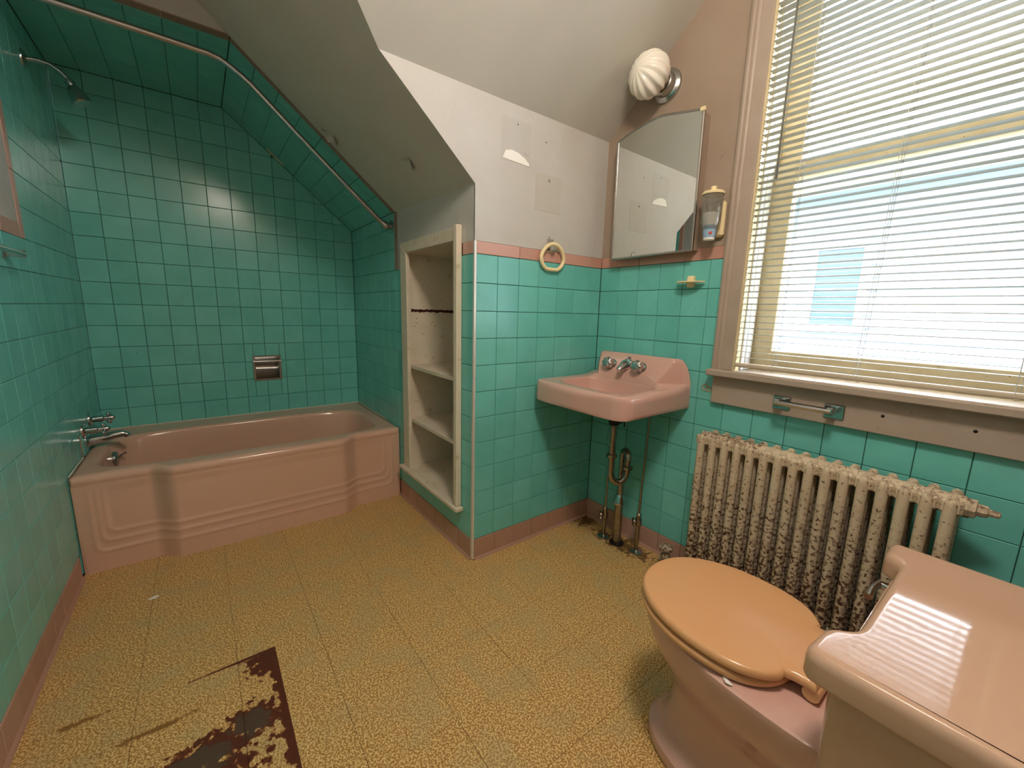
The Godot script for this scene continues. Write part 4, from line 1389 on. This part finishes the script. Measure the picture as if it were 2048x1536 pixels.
# ---------------------------------------------------------------- radiator
func build_radiator() -> void:
	var z0 := 2.216
	var pz := 0.0421
	var rd := thing("radiator", "cast iron radiator with peeling rusty cream paint under the window", "radiator", Vector3(1.935, 0, 2.53))
	var top := 0.655
	var mb := MB.new()
	var xs := [1.884, 1.918, 1.952, 1.986]
	for x in xs:
		mb.tube([Vector3(x, 0.080, 0), Vector3(x, 0.095, 0), Vector3(x, 0.12, 0), Vector3(x, 0.60, 0), Vector3(x, top - 0.022, 0), Vector3(x, top - 0.010, 0), Vector3(x, top - 0.003, 0), Vector3(x, top, 0)], [0.006, 0.0135, 0.0135, 0.0135, 0.0135, 0.0126, 0.008, 0.001], 14)
	for y in [top - 0.024, 0.105]:
		mb.box(Vector3(1.935, y + 0.002, 0), Vector3(0.100, 0.038, 0.021), 0.008)
		mb.tube([Vector3(1.935, y - 0.002, -pz * 0.5), Vector3(1.935, y - 0.002, pz * 0.5)], 0.026, 16)
		# hubs between the front columns
		mb.box(Vector3(1.890, y + 0.003, 0), Vector3(0.020, 0.036, pz + 0.001), 0.006)
	var sec := to_mesh(mb, 40.0)
	for k in 16:
		var o := put(sec, "section", M.radiator, rd)
		o.position = Vector3(0, 0, z0 + k * pz) - rd.position
	for z in [z0, z0 + 15 * pz]:
		for x in [1.890, 1.980]:
			part(MB.new().tube([Vector3(x, 0.0, z), Vector3(x, 0.02, z), Vector3(x, 0.10, z)], [0.016, 0.012, 0.013], 10), "foot", M.radiator, rd, 50.0)
	part(MB.new().tube([Vector3(1.935, 0.606, z0 - 0.03), Vector3(1.935, 0.606, z0 + 15 * pz + 0.03)], 0.0045, 8), "tie_rod", M.radiator, rd)
	part(MB.new().lathe([[0.024, 0.0], [0.024, 0.018], [0.016, 0.020], [0.015, 0.036], [0.009, 0.040], [0.008, 0.056], [0.003, 0.058]], Transform3D(Basis(Vector3.RIGHT, Vector3.BACK, Vector3.DOWN), Vector3(1.935, top - 0.026, z0 + 15.5 * pz)), 8), "bleed_plug", M.radiator, rd, 20.0)
	# supply valve by the left foot
	mb = MB.new()
	var b := Vector3(1.945, 0, 2.085)
	mb.lathe([[0.018, 0.0], [0.018, 0.03], [0.024, 0.036], [0.026, 0.062], [0.022, 0.072], [0.017, 0.078], [0.017, 0.088], [0.012, 0.094]], Transform3D(Basis(), b), 16)
	mb.tube([b + Vector3(0, 0.052, 0), b + Vector3(-0.002, 0.056, 0.05), b + Vector3(-0.01, 0.105, 0.115), b + Vector3(-0.01, 0.105, 0.14)], [0.017, 0.015, 0.015, 0.018], 12)
	var vl := part(mb, "valve", M.radiator, rd, 40.0)
	part(MB.new().lathe([[0.008, 0.092], [0.010, 0.100], [0.027, 0.104], [0.028, 0.116], [0.020, 0.121], [0.003, 0.122]], Transform3D(Basis(), b), 20), "valve_wheel", M.radiator, vl, 30.0)

# ---------------------------------------------------------------- window
func build_window() -> void:
	var w := setting("window_1", "double-hung window with painted wood casing and a deep stool", "window")
	var zl := 2.233
	var zr := 2.980
	var yb := 0.882
	var yt := 2.28
	var mb: MB
	# casing: a flat board with a raised bead along its outer edge
	part(MB.new().bx(Vector3(2.024, yb, 2.156), Vector3(WW + 0.002, yt + 0.09, zl - 0.006), 0.002), "casing", M.trim_paint, w)
	part(MB.new().bx(Vector3(2.024, yb, zr + 0.006), Vector3(WW + 0.002, yt + 0.09, zr + 0.094), 0.002), "casing", M.trim_paint, w)
	part(MB.new().bx(Vector3(2.024, yt + 0.006, zl - 0.006), Vector3(WW + 0.002, yt + 0.09, zr + 0.006), 0.002), "casing", M.trim_paint, w)
	for side in [[2.154, 1.0], [zr + 0.096, -1.0]]:
		mb = MB.new()
		var pf := PackedVector2Array()
		for p in [[0.0, 0.0], [0.0, 0.026], [0.004, 0.030], [0.012, 0.0315], [0.016, 0.029], [0.018, 0.0255], [0.022, 0.0275], [0.028, 0.0275], [0.033, 0.0235], [0.036, 0.0195], [0.036, 0.0]]:
			pf.append(Vector2(side[0] + p[0] * side[1], -p[1]))
		mb.prism(pf, Transform3D(Basis(Vector3.BACK, Vector3.RIGHT, Vector3.UP).orthonormalized(), Vector3(WW + 0.001, yb, 0)), yt + 0.09 - yb)
		part(mb, "casing_bead", M.trim_paint, w, 40.0)
	# stool and apron
	part(MB.new().bx(Vector3(1.988, 0.857, 2.147), Vector3(2.17, yb, 3.082), 0.004), "stool", M.trim_paint, w)
	part(MB.new().bx(Vector3(2.0245, 0.750, 2.162), Vector3(WW + 0.002, 0.857, 3.066), 0.002), "apron", M.trim_paint, w)
	for z in [2.67, 2.852]:
		part(MB.new().lathe([[0.001, 0.0], [0.0045, 0.0008], [0.003, 0.001], [0.0003, 0.0004]], Transform3D(Basis(Vector3.UP, Vector3.LEFT, Vector3.BACK), Vector3(2.0245, 0.805, z)), 8), "screw_hole", M.dark_metal, w)
	# jambs with their white tracks
	for s in [[zl, 1.0], [zr, -1.0]]:
		var z: float = s[0]
		part(MB.new().bx(Vector3(2.030, yb, z - 0.008 * s[1]), Vector3(2.272, yt, z + 0.004 * s[1])), "jamb", M.sash_paint, w)
		for t in [[2.062, 2.084], [2.094, 2.136]]:
			part(MB.new().bx(Vector3(t[0], yb, z + 0.003 * s[1]), Vector3(t[1], yt, z + 0.011 * s[1]), 0.003), "track", M.vinyl, w)
	part(MB.new().bx(Vector3(2.030, yt - 0.004, zl), Vector3(2.272, yt + 0.02, zr)), "head", M.sash_paint, w)
	part(MB.new().bx(Vector3(2.16, 0.84, zl), Vector3(2.30, 0.884, zr)), "outer_sill", M.sash_paint, w)
	# sashes: the lower one inside, the upper one outside
	for s in [[2.148, 0.893, 1.618, 0.066, 0.056, "lower"], [2.186, 1.566, yt - 0.004, 0.052, 0.05, "upper"]]:
		var x: float = s[0]
		var sash := part(MB.new().bx(Vector3(x, s[1], zl + 0.005), Vector3(x + 0.034, s[2], zl + 0.074), 0.002), "sash_stile", M.sash_paint, w)
		part(MB.new().bx(Vector3(x, s[1], zr - 0.062), Vector3(x + 0.034, s[2], zr - 0.005), 0.002), "sash_stile", M.sash_paint, w)
		part(MB.new().bx(Vector3(x, s[1], zl + 0.072), Vector3(x + 0.034, s[1] + s[3], zr - 0.060), 0.002), "sash_rail", M.sash_paint, w)
		part(MB.new().bx(Vector3(x, s[2] - s[4], zl + 0.072), Vector3(x + 0.034, s[2], zr - 0.060), 0.002), "sash_rail", M.sash_paint, w)
		part(MB.new().bx(Vector3(x + 0.016, s[1] + 0.03, zl + 0.05), Vector3(x + 0.019, s[2] - 0.03, zr - 0.05)), "pane", M.glass, w)
		sash.set_meta("label", "painted sash stile")
	# storm window outside
	for b in [[zl, 0.884, zl + 0.028, yt], [zr - 0.028, 0.884, zr, yt], [zl, 0.884, zr, 0.915], [zl, yt - 0.03, zr, yt], [zl, 1.520, zr, 1.552], [zl + 0.034, 0.9, zl + 0.044, 1.53]]:
		part(MB.new().bx(Vector3(2.250, b[1], b[0]), Vector3(2.268, b[3], b[2]), 0.002), "storm_frame", M.vinyl, w)

	# the blind
	var bd := thing("venetian_blind", "cream venetian blind with open slats hanging in the window", "blind", Vector3(2.030, 0.90, 2.61))
	var ls := []
	for z in [2.2385, 2.974]:
		var l := PackedVector3Array()
		for k in 9:
			var f := k / 8.0
			l.append(Vector3(lerpf(-0.0125, 0.0125, f), 0.0022 * (1.0 - pow(f * 2.0 - 1.0, 2.0)), z))
		for k in range(8, -1, -1):
			var f := k / 8.0
			l.append(Vector3(lerpf(-0.0125, 0.0125, f), 0.0022 * (1.0 - pow(f * 2.0 - 1.0, 2.0)) - 0.0005, z))
		ls.append(l)
	var slat := to_mesh(MB.new().loft(ls), 40.0)
	var y := 0.9335
	while y < 2.22:
		var o := put(slat, "slat", M.blind_slat, bd)
		var tl := rng.randfn(-0.085, 0.016)
		o.transform = Transform3D(Basis(Vector3.BACK, tl) * Basis(Vector3.RIGHT, rng.randfn(0.0, 0.0012)), Vector3.ZERO)
		o.position = Vector3(2.030, y, 0) - bd.position
		# turn about the middle of the slat, not about the room's origin
		var mid := Vector3(0, 0, 2.61)
		o.position += mid - o.transform.basis * mid
		y += 0.02145
	part(MB.new().bx(Vector3(2.018, 0.899, 2.2365), Vector3(2.043, 0.914, 2.976), 0.004), "bottom_rail", M.blind_rail, bd)
	for z in [2.366, 2.60, 2.905]:
		part(MB.new().lathe([[0.006, -0.004], [0.006, 0.0], [0.003, 0.001]], Transform3D(Basis(), Vector3(2.021, 0.8995, z)), 10), "cord_button", M.blind_rail, bd)
	part(MB.new().bx(Vector3(2.012, 2.235, 2.2365), Vector3(2.045, 2.272, 2.976), 0.003), "head_rail", M.blind_slat, bd)
	for c in [[2.366, 2.366], [2.622, 2.588], [2.905, 2.900]]:
		for x in [2.0165, 2.0435]:
			part(MB.new().tube([Vector3(x, 2.24, c[0]), Vector3(x, 1.4, lerpf(c[1], c[0], 0.4)), Vector3(x, 0.905, c[1])], 0.0008, 6), "ladder_cord", M.cord, bd)
		part(MB.new().tube([Vector3(2.030, 2.24, c[0] + 0.008), Vector3(2.030, 1.4, lerpf(c[1], c[0], 0.4) + 0.008), Vector3(2.030, 0.905, c[1] + 0.008)], 0.0008, 6), "lift_cord", M.cord, bd)
	part(MB.new().tube([Vector3(2.004, 2.24, 2.302), Vector3(2.002, 1.9, 2.303), Vector3(2.000, 1.585, 2.306), Vector3(2.000, 1.58, 2.306), Vector3(2.000, 1.53, 2.306)], [0.0032, 0.0032, 0.0032, 0.0042, 0.0042], 6), "tilt_wand", M.wand, bd, 20.0)

# ---------------------------------------------------------------- toilet
func egg(zf: float, zb: float, hw: float, n: int, back := 0.55) -> PackedVector2Array:
	# outline seen from above, x about 0, blunt at the back and round in front
	var l := PackedVector2Array()
	var zm := lerpf(zf, zb, back)
	for k in n:
		var a := TAU * k / n
		var s := sin(a)
		var c := cos(a)
		var z := zm - (zm - zf) * c if c > 0.0 else zm - (zb - zm) * signf(c) * pow(absf(c), 0.75)
		var x := hw * signf(s) * pow(absf(s), 0.92 if c > 0.0 else 0.7)
		l.append(Vector2(x, z))
	return l

func bowl_ring(cx: float, n: int, y: float, zf: float, zb: float, hw: float, back: float) -> PackedVector3Array:
	var l := PackedVector3Array()
	for p in egg(zf, zb, hw, n, back):
		l.append(Vector3(cx + p.x, y, p.y))
	return l

func seat_shape(to: Node, cx: float, n: int, rows: Array, called: String, m: Material) -> void:
	var ls := []
	for r in rows:
		var l := PackedVector3Array()
		for p in egg(2.382 + r[1], 2.735 - r[1] * 0.6, 0.168 - r[1], n, 0.56):
			l.append(Vector3(cx + p.x, r[0], p.y))
		ls.append(l)
	part(MB.new().loft(ls), called, m, to, 50.0)

func build_toilet() -> void:
	var cx := 1.372
	var to := thing("toilet", "pink two-piece toilet with closed lid in front of the radiator", "toilet", Vector3(cx, 0, 2.75))
	var n := 96
	var loops := []
	for r in [[0.0, 2.430, 3.00, 0.118, 0.3], [0.012, 2.424, 3.005, 0.123, 0.3], [0.034, 2.426, 3.005, 0.121, 0.3], [0.044, 2.440, 3.00, 0.106, 0.32], [0.060, 2.462, 2.995, 0.094, 0.34], [0.11, 2.474, 2.98, 0.090, 0.38], [0.17, 2.474, 2.975, 0.094, 0.40], [0.21, 2.462, 2.975, 0.108, 0.42], [0.25, 2.436, 2.98, 0.132, 0.45], [0.29, 2.410, 2.99, 0.152, 0.48], [0.33, 2.394, 3.0, 0.164, 0.50], [0.362, 2.386, 3.0, 0.170, 0.50], [0.374, 2.387, 3.0, 0.169, 0.50], [0.380, 2.396, 2.99, 0.160, 0.50], [0.381, 2.45, 2.95, 0.12, 0.5]]:
		loops.append(bowl_ring(cx, n, r[0], r[1], r[2], r[3], r[4]))
	part(MB.new().loft(loops), "bowl", M.porcelain, to, 50.0)
	# bolt cap
	part(MB.new().lathe([[0.016, 0.040], [0.016, 0.052], [0.010, 0.062], [0.001, 0.064]], Transform3D(Basis(), Vector3(cx - 0.098, 0, 2.66)), 16), "floor_bolt", M.rust, to)
	# seat and lid
	seat_shape(to, cx, n, [[0.384, 0.012, 0.0], [0.384, 0.006, 0.0], [0.387, 0.002, 0.0], [0.393, 0.0, 0.0], [0.399, 0.001, 0.0], [0.403, 0.006, 0.0], [0.403, 0.02, 0.0]], "seat", M.seat_plastic)
	var out := PackedVector2Array()
	for p in egg(2.382, 2.745, 0.168, 120, 0.56):
		if p.y < 2.712 or absf(p.x) > 0.098:
			out.append(p)
	var right := PackedVector2Array()
	var left := PackedVector2Array()
	for p in out:
		if p.x >= 0.0:
			right.append(p)
		else:
			left.append(p)
	# front to back on the right, the neck, back to front on the left
	var ol := PackedVector2Array()
	for p in right:
		ol.append(p)
	for p in [[0.094, 2.728], [0.088, 2.742], [0.086, 2.76], [0.086, 2.776], [-0.086, 2.776], [-0.086, 2.76], [-0.088, 2.742], [-0.094, 2.728]]:
		ol.append(Vector2(p[0], p[1]))
	for p in left:
		ol.append(p)
	var rows := []
	for r in [[0.4075, 0.008], [0.408, 0.003], [0.411, 0.0006], [0.416, 0.0], [0.421, 0.0010], [0.425, 0.004], [0.4275, 0.009]]:
		var l := PackedVector3Array()
		for p in MB.inset(ol, r[1]):
			l.append(Vector3(cx + p.x, r[0], p.y))
		rows.append(l)
	# the crown of the lid
	for r in [[0.4290, 0.86], [0.4302, 0.70], [0.4310, 0.50], [0.4315, 0.25]]:
		var l := PackedVector3Array()
		for p in MB.inset(ol, 0.009):
			l.append(Vector3(cx + p.x * r[1], r[0], 2.57 + (p.y - 2.57) * r[1]))
		rows.append(l)
	part(MB.new().loft(rows), "lid", M.seat_plastic, to, 50.0)
	var mb := MB.new()
	mb.tube([Vector3(cx - 0.082, 0.400, 2.768), Vector3(cx + 0.082, 0.400, 2.768)], 0.0145, 14)
	part(mb, "hinge", M.seat_plastic, to, 40.0)
	# tank, its lid with two forward ears
	var xl := 1.126
	var xr := 1.640
	var tank := []
	for r in [[0.372, 0.030], [0.380, 0.022], [0.42, 0.018], [0.555, 0.010]]:
		var l := PackedVector3Array()
		for p in rounded(xl + r[1], 2.812, xr - r[1], 3.055, 0.03, 7):
			l.append(Vector3(p.x, r[0], p.y))
		tank.append(l)
	part(MB.new().loft(tank), "tank", M.tank_pink, to, 40.0)
	var lid := PackedVector2Array()
	for p in [[xl, 3.066], [xr, 3.066], [xr, 2.805], [xr - 0.006, 2.793], [xr - 0.018, 2.788], [1.578, 2.789], [1.562, 2.794], [1.552, 2.806], [1.540, 2.816], [1.52, 2.820], [1.26, 2.820], [1.240, 2.816], [1.228, 2.806], [1.216, 2.792], [1.202, 2.786], [xl + 0.022, 2.781], [xl + 0.008, 2.785], [xl, 2.797]]:
		lid.append(Vector2(p[0], p[1]))
	lid = smooth_poly(lid, 2)
	var tl := []
	for r in [[0.552, 0.006], [0.553, 0.002], [0.557, 0.0], [0.582, 0.0], [0.590, 0.0015], [0.596, 0.005], [0.5995, 0.010], [0.6005, 0.016]]:
		var l := PackedVector3Array()
		for p in MB.inset(lid, r[1]):
			l.append(Vector3(p.x, r[0], p.y))
		tl.append(l)
	mb = MB.new()
	mb.loft(tl, false, false)
	# flat top and underside
	for k in [0, tl.size() - 1]:
		var tri := Geometry2D.triangulate_polygon(lid)
		var base := mb.v.size()
		mb.v.append_array(tl[k])
		for i in range(0, tri.size(), 3):
			var a := tri[i]
			var b := tri[i + 1]
			var c := tri[i + 2]
			var nn: Vector3 = (tl[k][b] - tl[k][a]).cross(tl[k][c] - tl[k][a])
			if (nn.y > 0.0) != (k > 0):
				var s := b
				b = c
				c = s
			mb.t.append_array([base + a, base + b, base + c])
	fix_sides(mb, Vector3(1.383, 0.576, 2.93))
	part(mb, "tank_lid", M.tank_pink, to, 50.0)
	part(MB.new().tube([Vector3(1.585, 0.515, 2.812), Vector3(1.585, 0.515, 2.790), Vector3(1.560, 0.512, 2.784), Vector3(1.530, 0.505, 2.784)], [0.010, 0.009, 0.007, 0.008], 12), "flush_lever", M.chrome, to, 50.0)

func fix_sides(mb: MB, _c: Vector3) -> void:
	# loft() could not judge the open band: orient the whole closed lid at once
	var vol := 0.0
	var o := mb.v[0]
	for k in range(0, mb.t.size(), 3):
		vol += (mb.v[mb.t[k]] - o).dot((mb.v[mb.t[k + 1]] - o).cross(mb.v[mb.t[k + 2]] - o))
	# caps already point the right way; the band is the rest
	var band := 0
	for k in range(0, mb.t.size(), 3):
		var a := mb.v[mb.t[k]]
		var nn := (mb.v[mb.t[k + 1]] - a).cross(mb.v[mb.t[k + 2]] - a)
		if absf(nn.normalized().y) < 0.2:
			var mid := (a + mb.v[mb.t[k + 1]] + mb.v[mb.t[k + 2]]) / 3.0
			# the long right side faces +x
			if mid.x > 1.639:
				band = 1 if nn.x > 0.0 else -1
				break
	if band < 0:
		for k in range(0, mb.t.size(), 3):
			var a := mb.v[mb.t[k]]
			var nn := (mb.v[mb.t[k + 1]] - a).cross(mb.v[mb.t[k + 2]] - a).normalized()
			var cap := absf(nn.y) > 0.9999
			if not cap:
				var s := mb.t[k + 1]
				mb.t[k + 1] = mb.t[k + 2]
				mb.t[k + 2] = s

func rounded(x0: float, z0: float, x1: float, z1: float, r: float, seg: int) -> PackedVector2Array:
	var l := PackedVector2Array()
	for q in [[x1 - r, z1 - r, 0.0], [x0 + r, z1 - r, PI / 2], [x0 + r, z0 + r, PI], [x1 - r, z0 + r, PI * 1.5]]:
		for k in seg + 1:
			var a: float = q[2] + PI / 2 * k / seg
			l.append(Vector2(q[0] + cos(a) * r, q[1] + sin(a) * r))
	return l

func smooth_poly(p: PackedVector2Array, times: int) -> PackedVector2Array:
	for t in times:
		var o := PackedVector2Array()
		for k in p.size():
			var a := p[k]
			var b := p[(k + 1) % p.size()]
			var l := a.distance_to(b)
			var c := minf(0.25, 0.006 / maxf(l, 0.001))
			o.append(a.lerp(b, c))
			o.append(b.lerp(a, c))
		p = o
	return p

# ---------------------------------------------------------------- lamp, litter, outside
func build_lamp() -> void:
	var p := Vector3(0.84, YT, 2.80)
	var lt := thing("ceiling_light", "round frosted ceiling light in the middle of the flat ceiling", "light", p)
	part(MB.new().lathe([[0.172, 0.0], [0.172, -0.016], [0.15, -0.020]], Transform3D(Basis(), p), 32), "base", M.worn_chrome, lt)
	var m := StandardMaterial3D.new()
	m.albedo_color = rgb(250, 240, 220)
	m.emission_enabled = true
	m.emission = rgb(255, 243, 228)
	m.emission_energy_multiplier = 5.5
	M["lamp_glass"] = m
	part(MB.new().lathe([[0.150, -0.018], [0.165, -0.045], [0.160, -0.080], [0.130, -0.115], [0.075, -0.138], [0.002, -0.145]], Transform3D(Basis(), p), 32), "lamp_globe", m, lt, 50.0)
	var l := OmniLight3D.new()
	l.name = "ceiling_lamp"
	lt.add_child(l)
	l.position = Vector3(0, -0.075, 0)
	l.light_color = rgb(255, 243, 228)
	l.light_energy = 0.92
	l.omni_range = 8.0
	l.omni_attenuation = 2.0
	l.light_size = 0.14
	l.shadow_enabled = true

func build_litter() -> void:
	for q in [[Vector3(0.233, 0.0008, 1.073), 0.012, 0.3, "fallen white paint chip on the floor near the tub"], [Vector3(1.212, 0.3815, 2.655), 0.008, 1.2, "fallen white paint chip on the rim of the toilet bowl"]]:
		var t := thing("paint_chip", q[3], "paint chip", q[0])
		var pts := PackedVector2Array()
		for k in 7:
			var a := TAU * k / 7.0
			var r: float = q[1] * rng.randf_range(0.6, 1.15)
			pts.append(Vector2(cos(a) * r * 1.5, sin(a) * r * 0.7))
		part(MB.new().prism(pts, Transform3D(Basis(Vector3.UP, q[2]) * Basis(Vector3.RIGHT, Vector3.BACK, Vector3.DOWN), q[0] + Vector3(0, 0.0012, 0)), 0.0014, 0.0003), "chip", M.paper_white, t)

func build_outside() -> void:
	var X := 5.5
	var h := thing("neighbour_house", "white sided house next door with a shuttered window seen through the blind", "house", Vector3(X, -3.2, 2.0))
	part(MB.new().bx(Vector3(X + 0.02, -3.2, -6.0), Vector3(X + 0.2, 2.26, 9.0)), "wall", M.siding, h)
	var y := -1.0
	var board := MB.new()
	board.prism(PackedVector2Array([Vector2(0, 0), Vector2(0.03, 0), Vector2(0.012, 0.118), Vector2(0, 0.118)]), Transform3D(Basis(Vector3.LEFT, Vector3.UP, Vector3.FORWARD), Vector3(0, 0, 9.0)), 15.0)
	var bm := to_mesh(board, 20.0)
	while y < 2.2:
		var o := put(bm, "siding_board", M.siding, h)
		o.position = Vector3(X + 0.02, y, 0) - h.position
		y += 0.118
	# window with louvred shutter
	for b in [[1.33, 1.031, 1.389, 1.749], [1.746, 1.031, 1.805, 1.749], [1.33, 1.75, 1.805, 1.83], [1.29, 0.945, 1.84, 1.03]]:
		part(MB.new().bx(Vector3(X - 0.04, b[1], b[0]), Vector3(X + 0.0, b[3], b[2]), 0.004), "window_trim", M.siding, h)
	part(MB.new().bx(Vector3(X - 0.014, 1.03, 1.39), Vector3(X, 1.75, 1.745)), "shutter", M.shutter, h)
	y = 1.05
	while y < 1.74:
		part(MB.new().box(Vector3(X - 0.022, y, 1.5675), Vector3(0.006, 0.034, 0.35), 0.001, Basis(Vector3.BACK, 0.5)), "louvre", M.shutter, h)
		y += 0.040
	# eave, gutter with hangers, roof
	part(MB.new().bx(Vector3(X - 0.28, 2.25, -6.0), Vector3(X + 0.2, 2.275, 9.0)), "soffit", M.siding, h)
	part(MB.new().bx(Vector3(X - 0.38, 2.235, -6.0), Vector3(X - 0.27, 2.345, 9.0), 0.02), "gutter", M.vinyl, h)
	var z := -0.30
	while z < 5.0:
		part(MB.new().bx(Vector3(X - 0.392, 2.24, z), Vector3(X - 0.378, 2.35, z + 0.06), 0.003), "gutter_hanger", M.aluminium, h)
		z += 0.335
	part(MB.new().prism(PackedVector2Array([Vector2(X - 0.36, 2.34), Vector2(X + 4.0, 2.95), Vector2(X + 4.0, 3.0), Vector2(X - 0.36, 2.37)]), Transform3D(Basis(), Vector3(0, 0, -6.0)), 15.0), "roof", M.roofing, h)
	var e := setting("wall_exterior", "outer wall of the house around the window", "wall")
	var fe := frame(Vector3(2.29, 0, 0), Vector3.FORWARD, Vector3.UP)
	var mb := MB.new()
	slab(fe, rect(-9.0, -3.2, -2.98, 4.6), 0.0, 0.012, mb)
	slab(fe, rect(-2.233, -3.2, 6.0, 4.6), 0.0, 0.012, mb)
	slab(fe, rect(-2.98, -3.2, -2.233, 0.86), 0.0, 0.012, mb)
	slab(fe, rect(-2.98, 2.28, -2.233, 4.6), 0.0, 0.012, mb)
	part(mb, "wall_body", M.siding, e)
	var g := setting("ground", "lawn between the two houses", "ground")
	part(MB.new().bx(Vector3(-20, -3.4, -25), Vector3(30, -3.2, 30)), "lawn_face", M.lawn, g)

func _ready() -> void:
	rng.seed = 20240611
	build_light()
	make_materials()
	build_shell()
	build_tub()
	build_tub_fittings()
	build_shelves()
	build_wall_fittings()
	build_sink()
	build_radiator()
	build_window()
	build_toilet()
	build_lamp()
	build_outside()
	build_litter()
